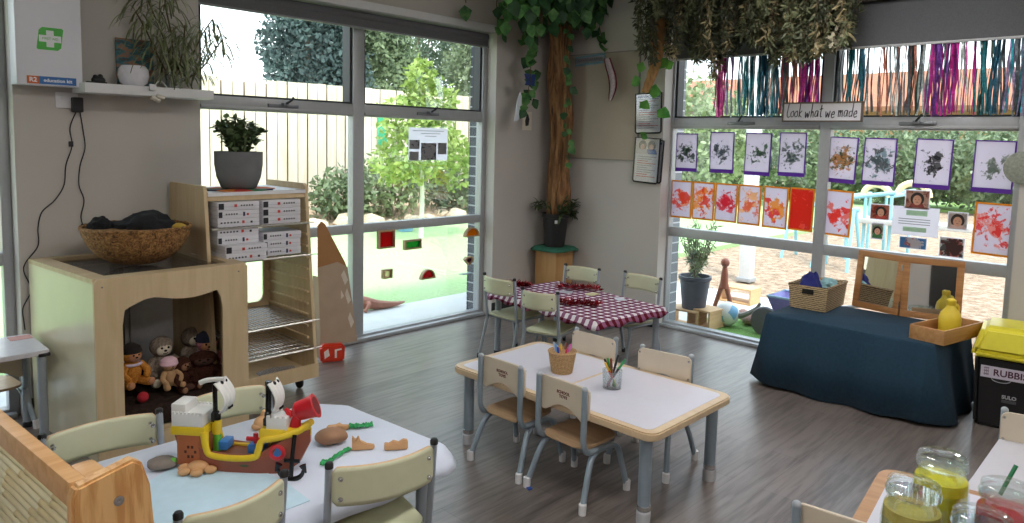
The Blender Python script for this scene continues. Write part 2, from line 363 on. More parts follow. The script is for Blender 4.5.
# white head trims
struct('trim_1', MB().bx(1.70, 4.46, 4.50, 4.57, 2.525, 2.585, .006), WHITE, 'white head trim above the back window blind')
struct('trim_2', MB().bx(5.25, 5.33, .60, 3.34, 2.62, 2.70, .006), WHITE, 'white head trim above the right window blind')
def latch(par, M, mats):
    b = MB(); b.M = M @ Matrix.Scale(1.35, 4)
    b.box((0, 0, 0), (.17, .012, .018), None, .003); b.box((0, -.018, .008), (.03, .03, .016), None, .004)
    b.tube([(0, -.03, .012), (.02, -.05, .03), (.03, -.05, .045)], .006, 6, 1)
    b.box((.04, -.016, .0), (.06, .01, .012), None, .002)
    return b.build('window_latch', [plain('latch steel', '#7d8085', .35, .5), BLACK], par)
def window(name, label, along, a0, a1, mull, z0, z1, zt, depth, flip):
    """along: world x of a local x axis; builds in local (u along the wall, v outwards)"""
    root = structure(name, label)
    B = .05
    f = MB()
    f.bx(a0, a0+B, 0, .075, z0, z1, .004).bx(a1-B, a1, 0, .075, z0, z1, .004)
    f.bx(a0+B, a1-B, 0, .075, z0, z0+.045, .004).bx(a0+B, a1-B, 0, .075, z1-.05, z1, .004)
    for m in mull: f.bx(m[0], m[1], 0, .075, z0+.045, z1-.05, .004)
    segs = []; xs = [a0+B]+[q for m in mull for q in m]+[a1-B]
    for i in range(0, len(xs), 2): segs.append((xs[i], xs[i+1]))
    for (u0, u1) in segs:
        for zz in zt: f.bx(u0, u1, .004, .072, zz[0], zz[1], .004)
        f.bx(u0, u1, -.012, .004, zt[-1][0]+.01, zt[-1][0]+.03, .002)
    f.bx(a0+.02, a1-.02, -.05, 0, z0, z0+.03, .008)
    M = along
    fo = f.build('window_frame', ALU, root)
    parts = [fo]
    for (u0, u1) in segs:
        s = MB(); t = .02; za, zb = zt[-1][1], z1-.05
        s.bx(u0, u0+t, .02, .115, za, zb).bx(u1-t, u1, .02, .115, za, zb).bx(u0+t, u1-t, .02, .115, za, za+t*.7).bx(u0+t, u1-t, .02, .115, zb-t, zb)
        so = s.build('sash', DARK, root); parts.append(so)
        g = MB().bx(u0+t-.004, u1-t+.004, .092, .096, za+.008, zb-t+.004).build('pane', GLASS, so)
        lc = latch(so, Matrix.Translation(((u0+u1)/2+.0, -.004, za-.045)), [ALU, BLACK])
        zl = [z0+.045]+[q for zz in zt for q in zz]
        for i in range(0, len(zl)-1, 2):
            parts.append(MB().bx(u0-.003, u1+.003, .036, .041, zl[i]-.003, zl[i+1]+.003).build('pane', GLASS, root))
    return root
wa = window('window_1', 'tall aluminium window of six panes looking on the lawn', None, 1.90, 4.50, [(3.10, 3.20)], 0, 2.55, [(.85, .92), (1.75, 1.84)], 0, 0)
wa.location = (0, YF, 0)
wb = window('window_2', 'tall aluminium window hung with children\'s paintings', None, 0, 2.56, [(1.29, 1.37)], 0, 2.62, [(.80, .88), (1.73, 1.82)], 0, 0)
wb.location = (XF, 3.34, 0); wb.rotation_euler = (0, 0, -PI/2)
wc = window('window_3', 'window at the left edge of the photo', None, -1.2, .92, [(-.2, -.12)], 0, 2.55, [(.85, .92), (1.75, 1.84)], 0, 0)
wc.location = (0, YF, 0)
# roller blinds
t = thing('roller_blind', 'grey roller blind rolled up above the back window', 'blind', (3.17, 4.585, 2.395), 0, 'roller blinds')
MB().bx(-1.27, 1.27, -.004, .004, .012, .115).build('blind_fabric', FELT, t); MB().bx(-1.28, 1.28, -.012, .012, 0, .014, .004).build('bottom_rail', plain('grey rail', '#8b8c90', .5), t)
MB().cyl((-1.27, .012, .095), (1.27, .012, .095), .03, n=20).build('roller', FELT, t)
t = thing('roller_blind', 'grey roller blind lowered over the top of the right window', 'blind', (5.375, 2.05, 2.295), -PI/2, 'roller blinds')
MB().bx(-1.25, 1.28, -.004, .004, .012, .31).build('blind_fabric', FELT, t); MB().bx(-1.26, 1.29, -.012, .012, 0, .016, .004).build('bottom_rail', plain('pale rail', '#c5c6ca', .5), t)
MB().cyl((-1.25, .03, .29), (1.28, .03, .29), .03, n=20).build('roller', FELT, t)
# pinboard
t = thing('pinboard', 'beige fabric pinboard on the wall behind the plant trunk', 'pinboard', (XI, 3.95, 1.92))
MB().bx(-.014, 0, -.385, .40, -.475, .475, .003).build('board', plain('beige pinboard fabric', '#b0a595', .95, var=.06, vs=150, bmp=.2, bs=300), t)
f = MB()
for a in ((-.016, .0, -.39, .405, -.483, -.472), (-.016, 0, -.39, .405, .472, .483), (-.016, 0, -.39, -.38, -.483, .483), (-.016, 0, .395, .405, -.483, .483)): f.bx(*a)
f.build('frame', plain('pinboard trim', '#8f8a84', .5), t)
# ceiling lights
LIGHT, nt, out = newmat('light panel'); e = nt.nodes.new('ShaderNodeEmission'); e.inputs[0].default_value = (1, .97, .945, 1); e.inputs[1].default_value = 18; nt.links.new(e.outputs[0], out.inputs[0])
for i, (x, y) in enumerate(((-1.4, -1.6), (1.4, -1.6), (-1.4, 1.2), (1.4, 1.2), (3.9, -1.6), (3.9, 1.5))):  # out of view; the last panel is added to brighten the right window paintings
    t = thing('ceiling_light', 'square white ceiling light panel', 'light', (x, y, ZC-.05), 0, 'ceiling light panels')
    MB().bx(-.32, .32, -.32, .32, .012, .05).build('frame', WHITE, t); MB().bx(-.29, .29, -.29, .29, 0, .014).build('diffuser', LIGHT, t)
# ------------------------------------------------------------------ outdoors
GRASS = plain('artificial grass', '#a2bf86', .95, var=.18, vs=40, bmp=.4, bs=300, bd=.01)
CONC = plain('pale concrete', '#c9c9c6', .8, var=.05, vs=6, bmp=.1)
def mulchmat():
    m, nt, out = newmat('bark mulch'); b = bsdf(nt, out, rough=.95); v = coords(nt)
    n = noise(nt, v, 9, 6, .75); r = ramp(nt, n.outputs[0], [(.3, lin('#6a5140')), (.5, lin('#a58a72')), (.72, lin('#cdbba6'))]); nt.links.new(r.outputs[0], b.inputs['Base Color'])
    bump(nt, b, n.outputs[0], 1, .05); return m
MULCH = mulchmat()
struct('ground_lawn', MB().bx(-12, 5.70, 5.5, 10.2, -.3, -.03).bx(5.70, 26, 5.5, 10.2, -.3, -.032), GRASS, 'bright artificial lawn beyond the back window')
struct('ground_path', MB().bx(-12, 7.62, 4.72, 5.5, -.3, -.02, .01).bx(5.53, 7.62, 2.55, 4.72, -.3, -.08), CONC, 'pale concrete path round the building')
g = MB().grid(lambda u, v: (-12+42*u, 10.2+2.2*v, -.05+.3*math.sin(min(v, .8)*PI*.6)+.04*mnoise.noise((u*60, v*6, 0))), 120, 10)
struct('ground_garden', g, plain('garden soil', '#b29a82', .95, var=.2, vs=8, bmp=.5, bs=30), 'garden bed along the paling fence')
g = MB().grid(lambda u, v: (7.62+15*u, -14+19.5*v, -.10+.05*mnoise.noise((u*20, v*20, 3))*u), 40, 40)
struct('ground_mulch', g, MULCH, 'bark mulch playground ground beyond the right window')
g = MB().grid(lambda u, v: (5.5+2.4*u, -8+10.55*v, -.10+.02*mnoise.noise((u*9, v*20, 5))), 20, 40)
struct('ground_mulch', g, MULCH, 'bark mulch close to the right window')
struct('ground_far_lawn', MB().bx(22.6, 60, -30, 40, -.35, -.05), plain('far lawn', '#7f9a55', .95, var=.2, vs=3), 'lawn beyond the mulch')
# paling fence
f = MB(); x = -9.0; i = 0
while x < 24:
    f.box((x, 11.8+(.018 if i % 2 else 0), 1.30), (.176, .018, 2.46+.03*mnoise.noise((x*3, 0, 0)))); x += .2; i += 1
t = thing('paling_fence', 'pale timber paling fence behind the lawn', 'fence', (0, 0, 0))
f.build('palings', wood('weathered palings', '#e0d4c4', '#cdbba4', 3, 2, .8, 10), t)
MB().bx(-9, 24, 11.90, 11.915, .08, 2.48).build('gap_shade_boards', plain('fence gap shade', '#8a7460', .9, var=.15, vs=5), t)  # darker sheet behind the palings, its colour stands for shadow in the gaps
MB().bx(-9, 24, 11.83, 11.88, .4, .5).bx(-9, 24, 11.83, 11.88, 1.9, 2.0).build('rail', plain('rail timber', '#8a7a68', .8), t)
tag(MB().bx(0, .22, 0, .02, 0, .85, .004).build('green_strip', plain('green cloth', '#3d9c72', .8), loc=P(378, 150, y=11.768)), 'green strip hanging on the paling fence', 'strip')
# rocks
ROCK = plain('sandstone rock', '#cdbba2', .9, var=.25, vs=6, bmp=.6, bs=14, bd=.03)
protos = []
for k in range(3):
    b = bmesh.new(); bmesh.ops.create_icosphere(b, subdivisions=2, radius=1)
    for v in b.verts: v.co *= 1+.28*mnoise.noise(v.co*1.3+Vector((k*7, 0, 0)))
    protos.append(MB().bm(b))
made = []
for k in range(40):
    x = 2.5+k*.33+rnd.uniform(-.15, .15); y = rnd.uniform(10.15, 10.9); s = rnd.uniform(.10, .22)
    if k < 3: o = protos[k].build('garden_rock', ROCK); tag(o, 'pale sandstone rock edging the garden bed under the fence', 'rock', 'garden edging rocks'); made.append(o)
    else: o = made[k % 3].copy(); COL.objects.link(o)
    o.location = (x, y, -.02+s*.35+.12*(y-10.1)); o.scale = (s*1.3, s, s*.75); o.rotation_euler = (0, 0, rnd.uniform(0, 6))
def crown(mb, c, r, n, L, W, mi=0, shell=.55, droop=0):
    c = Vector(c)
    for _ in range(n):
        v = rv(); v = v.normalized()*(shell+(1-shell)*rnd.random()**.6)
        k = 1+.22*mnoise.noise(v*2.2+c)
        p = c+Vector((v.x*r[0]*k, v.y*r[1]*k, v.z*r[2]*k)); d = rv()+Vector((0, 0, -droop)); l = L*rnd.uniform(.7, 1.3)
        mb.leaf(p, d, rv(), l, W*rnd.uniform(.7, 1.3), mi)
LG1 = leafmat('dark blue green foliage', '#2b3a38', '#5a6f69', 1.2); LG2 = leafmat('mid green foliage', '#3f5138', '#8c9c74', 1.0); LG3 = leafmat('bright young foliage', '#748f40', '#b3c270', 4)
LG4 = leafmat('hedge foliage', '#4c5c42', '#93a07a', 1.3); LG5 = leafmat('soft sage foliage', '#6c7c52', '#aab58c', 2); BARK = plain('bark', '#7a6a58', .9, bmp=.5, bs=30)
def tree(label, base, h, blobs, mat, n, L, trunk_r=.15, group=None, name='tree', tmat=None):
    t = thing(name, label, 'tree', base, 0, group)
    mb = MB()
    for c, r, k in blobs: crown(mb, c, r, int(n*k), L, L*.55)
    mb.build('foliage', mat, t)
    tr = MB(); tr.tube(bez([(0, 0, 0), (.03, .02, h*.3), (-.03, 0, h*.6), (0, 0, h*.9)], 4), [trunk_r*(1-.7*i/12) for i in range(13)], 8)
    for c, r, k in blobs[:4]: tr.tube(bez([(0, 0, h*.4), (c[0]*.5, c[1]*.5, (h*.4+c[2])/2), c], 4), [trunk_r*.4*(1-.8*i/8) for i in range(9)], 6)
    tr.build('trunk', tmat or BARK, t); return t
b = P(303, 60, y=19); tree('dark blue green tree behind the fence at the edge of the sky', (b.x+.2, 19, 0), 6.5, [((0, 0, 3.9), (1.5, 1.2, 1.9), 1), ((.2, 0, 5.6), (1.1, 1, 1.3), .5), ((.9, .3, 3.4), (1.3, 1.2, 1.6), .6)], LG1, 6500, .17, .2)
b = P(352, 60, y=20); tree('tall olive green tree behind the fence beside the dark one', (b.x, 20, 0), 8, [((0, 0, 4.9), (2.1, 1.6, 2.4), 1), ((-.6, -.6, 6.4), (1.8, 1.3, 1.6), .6), ((.8, 0, 3.6), (1.9, 1.5, 1.7), .7)], LG2, 6500, .18, .25)
b = P(418, 60, y=25); tree('broad grey green tree behind the fence and the young tree', (b.x, 25, 0), 9.5, [((-.5, 0, 5.3), (3.0, 1.7, 2.6), 1), ((.8, 0, 6.4), (3.0, 1.7, 2.8), .9)], leafmat('grey green foliage', '#3f5142', '#86987a', 1), 6500, .18, .25)
b = P(470, 60, y=21); tree('pale green tree behind the fence at the right edge of the window', (b.x+.3, 20.4, 0), 7, [((0, 0, 3.9), (1.8, 1.5, 2.0), 1), ((1.2, 0.3, 5.2), (2.2, 1.5, 2.3), .8)], LG4, 5500, .18, .22)
# young tree on the lawn
b = P(421, 238, z=-.03)
def hz(px, py): return P(px, py, y=b.y)-b
tree('slender young tree with yellow green leaves on the lawn', b, 2.6, [(hz(421, 85), (.27, .25, .42), .3), (hz(432, 105), (.42, .4, .42), .4), (hz(405, 118), (.42, .38, .4), .35), (hz(425, 150), (.75, .6, .5), .7), (hz(400, 165), (.5, .4, .35), .25), (hz(452, 160), (.35, .4, .5), .3)], LG3, 1050, .12, .045, name='young_tree', tmat=plain('pale trunk', '#d4cfc6', .8))
# shrubs along the fence
for k, (px, py, wd, hh) in enumerate(((345, 212, .75, .9), (392, 214, .85, 1.2), (452, 208, .8, 1.0))):
    q = P(px, py, y=10.9); t = thing('garden_shrub', ['low grey green shrub left of the young tree by the fence', 'dense shrub right behind the young tree trunk', 'loose shrub by the fence at the window right edge'][k], 'shrub', (q.x, 10.9, .1), 0, 'shrubs under the fence')
    mb = MB(); crown(mb, (0, 0, hh*.5), (wd, .5, hh*.55), 1100, .13, .07, 0, .3); mb.build('foliage', [LG4, leafmat('olive foliage', '#5c6d45', '#a3b083', 3), LG4][k], t)
    s = MB()
    for a in range(6): s.tube([(0, 0, -.15), (.4*wd*math.cos(a), .3*math.sin(a), hh*.7)], [.02, .008], 5)
    s.build('stems', BARK, t)
q = P(317, 212, z=.05); t = tag(MB().lathe([(.0, 0), (.12, 0), (.17, .14), (.18, .15), (.165, .15), (.11, .02), (0, .02)], 20).build('blue_bucket', plain('sky blue plastic', '#7fb7e0', .5), loc=(q.x, 9.9, -.03)), 'small blue tub on the garden edge left of the mullion', 'tub')
# toy lizard on the path
q = P(356, 310, z=-.02)
t = thing('toy_lizard', 'reddish brown toy lizard lying on the concrete path outside', 'toy', (q.x, q.y, -.02), -.45)
SK1 = plain('reddish rubber', '#a9705c', .6, var=.12, bmp=.3, bs=60)
b_ = MB(); b_.tube(bez([(-.22, .02, .06), (-.1, 0, .075), (.05, 0, .07), (.2, -.02, .045), (.36, .03, .03), (.48, .11, .028)], 5), [.03+.045*math.sin(min(1, i/12)*PI*.55) if i < 10 else max(.008, .07*(1-(i-8)/19)) for i in range(26)], 10)
b_.ball((-.26, .03, .07), (.07, .05, .045))
b_.build('body', SK1, t)
for sx in (-.12, .08):
    for sy in (-1, 1): MB().tube(bez([(sx, 0, .06), (sx+.03, sy*.09, .07), (sx-.02, sy*.14, .015)], 4), [.028, .026, .024, .022, .02, .018, .016, .015, .02], 8).build('leg', SK1, t)
# ---------------- beyond the right window
cl = P(746, 281, z=-.08)
t = thing('veranda_post', 'white veranda post standing on the concrete outside the right window', 'post', (cl.x, cl.y, -.08))
MB().bx(-.07, .07, -.07, .07, 0, 3.0, .008).build('post', WHITE, t); MB().bx(-.09, .09, -.09, .09, 0, .05, .006).build('base_plate', ALU, t)
# house with terracotta roof
t = thing('neighbouring_house', 'low house with terracotta roof far behind the trees', 'house', (33, 4, 0))
MB().bx(0, 6, -22, 16, -.1, 3.4).build('wall', plain('tan house wall', '#b58b66', .9), t)
r = MB(); r.prism([(-.7, 3.3), (6.7, 3.3), (3, 5.1)], -23, 17, Matrix(((1, 0, 0, 0), (0, 0, 1, 0), (0, 1, 0, 0), (0, 0, 0, 1)))); r.build('roof', plain('terracotta tiles', '#9c6448', .8, var=.12, vs=6, bmp=.3, bs=12), t)
MB().bx(-.8, -.7, -23, 17, 3.15, 3.35).build('gutter', plain('brown gutter', '#8a5a3c', .6), t)
for k in range(5): MB().bx(-.03, .03, -18+k*7, -16+k*7, 1, 2.3).build('house_window', DARK, t)
# hedge trees
for k, (px, hgt, rad, x) in enumerate(((690, 3.1, 1.5, 15), (735, 2.9, 1.6, 19), (790, 2.5, 1.9, 22), (845, 2.3, 2.0, 26.5), (900, 2.2, 1.7, 22.8), (960, 2.5, 2.2, 27), (1015, 2.2, 1.8, 22.8))):
    q = P(px, 160, x=x)
    tree(['feathery yellow green tree at the left edge of the right window', 'soft green tree behind the second purple painting', 'green bush behind the painting left of the middle bar', 'round bush behind the painting right of the middle bar', 'grey green bush behind the climbing frame hoops', 'dense bush at the far side of the mulch near the right pane centre', 'dense bush at the right edge of the right window'][k], (x, q.y, -.05), hgt*.9, [((0, 0, hgt*.55), (rad*.8, rad, hgt*.5), 1), ((.1, .3, hgt*.4), (rad*.8, rad, hgt*.42), .6)], [LG5, LG2, LG4, LG2, LG4, LG2, LG4][k], 2600, .17, .1, 'trees beyond the playground')
# climbing frame
BLUEP = plain('light blue painted tube', '#8fc4d2', .4); YEL = plain('pale yellow tube', '#e6d6a0', .4)
def g0(px, py): return P(px, py, z=-.1)
a = g0(868, 262); x0, y0 = a.x, a.y
t = thing('climbing_frame', 'light blue tube climbing frame with pale hoops on the mulch', 'climbing frame', (x0, y0, -.1))
def up(px, py): return P(px, py, x=x0)-Vector((x0, y0, -.1))
fr = MB(); dp = 1.0
pts = [up(868, 200), up(897, 195)]
for ddx in (0, dp):
    for px in (849, 866, 892):
        q = up(px, 196); fr.tube([(ddx, q.y, 0), (ddx, q.y, q.z)], .024, 8)
    qa, qb = up(846, 198), up(896, 193); fr.tube([(ddx, qa.y, qa.z), (ddx, qb.y, qb.z)], .03, 8)
    qa, qb = up(846, 222), up(896, 218); fr.tube([(ddx, qa.y, qa.z), (ddx, qb.y, qb.z)], .022, 8)
for px in (849, 866, 892):
    q = up(px, 196); fr.tube([(0, q.y, q.z), (dp, q.y, q.z)], .03, 8)
fr.build('tube_frame', BLUEP, t)
for pa, pb in ((852, 880), (887, 920)):
    qa, qb = up(pa, 197), up(pb, 192); m = (qa.y+qb.y)/2; w = abs(qa.y-qb.y)/2
    MB().tube([(dp*.5, m+w*math.cos(PI*k/14), min(qa.z, qb.z)-.1+w*.95*math.sin(PI*k/14)+.1) for k in range(15)], .05, 8).build('hoop', YEL, t)
q = up(925, 225); MB().bx(-.1, .5, q.y-.8, q.y+1.2, q.z-.05, q.z+.02, .01).build('plank', plain('grey plank', '#b9b5b0', .8), t)
for k, (px, py) in enumerate(((804, 258), (836, 268))):
    q = g0(px, py); t = thing('trestle', ['light blue A shaped trestle left of the middle window bar', 'light blue A shaped trestle just left of the wooden mirror'][k], 'trestle', (q.x, q.y, -.1), 0, 'climbing trestles')
    for sx in (-1, 1):
        for sy in (-1, 1): MB().tube([(sx*.28, sy*.24, 0), (sx*.04, sy*.2, .85)], .025, 8).build('leg', BLUEP, t)
    for z in (.25, .5, .82): MB().tube([(-.28+.28*z, -.22, z), (-.28+.28*z, .22, z)], .02, 8).build('rung', BLUEP, t)
    MB().tube([(.06, -.24, .84), (.06, .24, .84)], .03, 8).build('top_bar', BLUEP, t)
# things just outside the glass
tag(MB().bx(5.68, 6.55, 2.45, 3.30, -.08, -.062, .004).build('turf_mat', plain('green turf mat', '#6f9a4c', .95, var=.3, vs=60, bmp=.8, bs=250, bd=.01)), 'green turf mat on the concrete outside the right window', 'mat')
BLK = wood('pale block timber', '#d8b083', '#c29a6c', 5, 1, .6, 8)
def hollow(loc, s, rz, label):
    t = thing('wooden_block', label, 'block', loc, rz, 'hollow wooden blocks')
    m = MB(); th = .018; x, y, z = s
    m.bx(-x/2, x/2, -y/2, y/2, z-th, z, .003).bx(-x/2, x/2, -y/2, y/2, 0, th, .003).bx(-x/2, -x/2+th, -y/2, y/2, th, z-th).bx(x/2-th, x/2, -y/2, y/2, th, z-th); m.build('box', BLK, t); return t
q = P(682, 331, z=-.08); hollow((q.x+.20, q.y+.07, -.08), (.3, .22, .17), -PI/2+.1, 'hollow pale wooden block carrying the dark plant pot')
q = P(712, 331, z=-.06); hollow((q.x+.12, q.y+.13, -.06), (.24, .24, .17), -PI/2-.1, 'hollow pale wooden block beside the ball')
q = P(735, 303, z=-.08); hollow((q.x+.1, q.y, -.08), (.36, .24, .17), -PI/2, 'hollow pale wooden block behind the ball')
q = P(682, 331, z=-.08)
t = thing('potted_shrub', 'wispy shrub in a dark grey pot just outside the right window', 'potted plant', (q.x+.24, q.y+.03, .09)); t.scale = (.88, .88, .88)
MB().lathe([(0, 0), (.12, 0), (.155, .3), (.17, .31), (.17, .345), (.15, .345), (.145, .3), (0, .3)], 28).build('pot', plain('dark grey pot', '#494a55', .5), t)
mb = MB(); st = MB()
for k in range(26):
    a = rnd.uniform(0, TAU); e = Vector((.26*math.cos(a)*rnd.random(), .26*math.sin(a)*rnd.random(), .3+rnd.uniform(.2, .62))); pp = bez([(0, 0, .3), e*.5+Vector((0, 0, .17)), e], 4); st.tube(pp, .004, 4)
    for p in pp[2:]:
        for j in range(4): mb.leaf(p, rv()+Vector((0, 0, .2)), rv(), .07, .016)
mb.build('foliage', leafmat('sage leaves', '#6d7c58', '#a9b58c', 12), t); st.build('stems', BARK, t)
MB().box((.1, -.15, .22), (.03, .004, .03), Euler((0, 0, .6))).build('price_tag', WHITE, t)
q = P(728, 325, z=-.062)
t = thing('football', 'white and light blue ball on the turf mat', 'ball', (q.x-.03, q.y+.0, .05)); t.rotation_euler = (.4, .2, .5)
def ballmat():
    m, nt, out = newmat('ball panels'); b = bsdf(nt, out, rough=.45); v = coords(nt)
    vo = nt.nodes.new('ShaderNodeTexVoronoi'); vo.inputs['Scale'].default_value = 9; nt.links.new(v, vo.inputs['Vector'])
    r = ramp(nt, vo.outputs['Color'], [(.0, lin('#7fb4d6')), (.42, lin('#e9e9e6'))], 'CONSTANT'); nt.links.new(r.outputs[0], b.inputs['Base Color']); return m
MB().ball((0, 0, 0), .112, 28, 18).build('ball', ballmat(), t)
q = P(718, 318, z=-.08)
t = thing('wooden_figure', 'tall reddish brown wooden figure on spread legs behind the ball', 'figure', (q.x+.15, q.y+.03, -.08), .4); t.scale = (.85, .85, .82)
RW = wood('reddish wood', '#8e4f3a', '#73402e', 6, 2, .5, 8)
m = MB(); m.tube([(0, 0, .33), (0, 0, .5), (0, 0, .6)], [.05, .04, .025], 12); m.build('body', RW, t)
MB().ball((0, 0, .64), (.05, .05, .055)).build('head', RW, t)
for sx in (-1, 1): MB().tube([(0, sx*.02, .38), (0, sx*.12, 0)], [.03, .022], 10).build('leg', RW, t)
q = P(745, 325, z=-.062); t = thing('plush_bundle', 'pinkish plush toy lying beside the ball on the turf mat', 'toy', (q.x+.05, q.y-.02, -.062))
PK = fur('dusty pink plush', '#b08378', '#d9b5a8', 40)
MB().ball((0, 0, .06), (.1, .07, .06)).ball((.05, .09, .07), .055).build('body', PK, t)
for k in range(3): MB().tube(bez([(0, 0, .06), (.08-.06*k, -.1, .06), (.1-.1*k, -.17, .02)], 4), .024, 8).build('limb', PK, t)
t = tag(MB().tube(bez([(0, 0, 0), (.0, -.1, .03), (0, -.2, .1), (0, -.24, .16)], 5), [.03-.0012*i for i in range(16)], 8).build('curved_horn', plain('grey horn', '#9a948c', .5), loc=P(740, 306, x=6.1)+Vector((0, .05, -.1))), 'grey curved horn shaped piece leaning behind the ball', 'horn')
q = P(764, 334, z=-.08)
t = thing('toy_wheelbarrow', 'lilac toy wheelbarrow with grey wheel just outside the glass', 'wheelbarrow', (q.x+.14, q.y-.06, -.08))
LIL = plain('lilac plastic', '#8d86c4', .45)
m = MB(); b = bmesh.new(); bmesh.ops.create_cube(b, size=1)
for v in b.verts:
    k = 1 if v.co.z > 0 else .62; v.co = Vector((v.co.x*.36*k, v.co.y*.46*k-.2, v.co.z*.24+.24))
bmesh.ops.delete(b, geom=[f for f in b.faces if f.normal.z > .9], context='FACES'); m.bm(b); m.build('tray', LIL, t, solid=.012)
rim = MB(); rim.tube([(-.18, -.43, .36), (.18, -.43, .36), (.18, .03, .36), (-.18, .03, .36)], .012, 8, closed=True); rim.build('rim', plain('pale blue rim', '#a9c6e0', .4), t)
wm = MB(); wm.M = Matrix.Rotation(PI/2, 4, 'Y') @ Matrix.Identity(4); wm.lathe([(0, -.03), (.09, -.03), (.125, -.025), (.135, 0), (.125, .025), (.09, .03), (0, .03)], 28); wm.build('wheel', plain('grey wheel', '#6d6a70', .7), t, loc=(-.22, .02, .135))
for sx in (-1, 1): MB().tube([(sx*.15, .05, .14), (sx*.17, -.5, .3), (sx*.17, -.75, .36)], .014, 8).build('handle', ALU, t)
# ------------------------------------------------------------------ chairs
def steel_chair(label, loc, rz, w=.34, h=.61, sh=.33, d=.30, ph=.115, group='steel framed children\'s chairs'):
    t = thing('school_chair', label, 'chair', loc, rz, group)
    hw = w/2; r = .0115
    s = MB()
    s.prism(rrect(w-.01, d+.03, .05), -.006, .006, Matrix.Translation((0, .01, sh))); s.build('seat', [LAM], t)
    fr = MB()
    for sx in (-1, 1): fr.tube([(sx*(hw-.012), -d/2+.01, sh-.018), (sx*(hw-.012), d/2-.01, sh-.018)], .010, 8)
    for yy in (-d/2+.03, d/2-.04): fr.tube([(-hw+.012, yy, sh-.02), (hw-.012, yy, sh-.02)], .009, 8)
    fr.build('seat_frame', STEEL, t)
    for sx in (-1, 1):
        x = sx*hw
        p = MB().tube(bez([(x, -d/2+.012, sh-.05), (x, -d/2-.005, sh+.06), (x, -d/2-.03, h-.006)], 5), r, 12).build('back_post', STEEL, t)
        MB().lathe([(r*1.12, -.008), (r*1.15, .004), (r*.8, .010), (0, .011)], 12).build('end_cap', BLACK, p, (x, -d/2-.031, h-.006))
        for (ya, yb) in ((-d/2+.012, -d/2-.06), (d/2-.02, d/2+.035)):
            l = MB().tube([(x, ya, sh-.012), (x+sx*.012, yb, .012)], r, 12).build('leg', STEEL, t)
            MB().lathe([(r*1.25, 0), (r*1.3, .03), (r*1.0, .036)], 12).build('foot', BLACK, l, (x+sx*.012, yb, 0))
    def pan(side):
        def fn(u, v):
            x = (u-.5)*(w-.02); k = 1-(2*u-1)**2
            rc = min(1, min(u, 1-u)/.06); 
            zz = (v-.5)*ph*(.72+.28*math.sqrt(max(0, rc*(2-rc))))
            return (x, -d/2-.028-.045*k+side, h-.012-ph/2+zz)
        return fn
    m = MB(); m.grid(pan(0), 26, 8); bk = m.build('backrest', [LAM, EDGE], t)
    md = bk.modifiers.new('thick', 'SOLIDIFY'); md.thickness = .011; md.offset = 1; md.material_offset_rim = 1
    for sx in (-1, 1):
        for zz in (.035, ph-.022):
            MB().lathe([(.0, -.012), (.0065, -.012), (.0075, .012), (.005, .016), (0, .017)], 12).build('bolt', CHROME, bk, (sx*(hw-.028), -d/2-.03-.012, h-.012-zz), (PI/2, 0, 0))
            MB().lathe([(.0, -.004), (.0065, -.004), (.0075, .004), (.005, .008), (0, .009)], 12).build('bolt', CHROME, bk, (sx*(hw-.028), -d/2-.012, h-.012-zz), (-PI/2, 0, 0))
    return t
LOGO = plain('brown red print', '#6a3a34', .7)
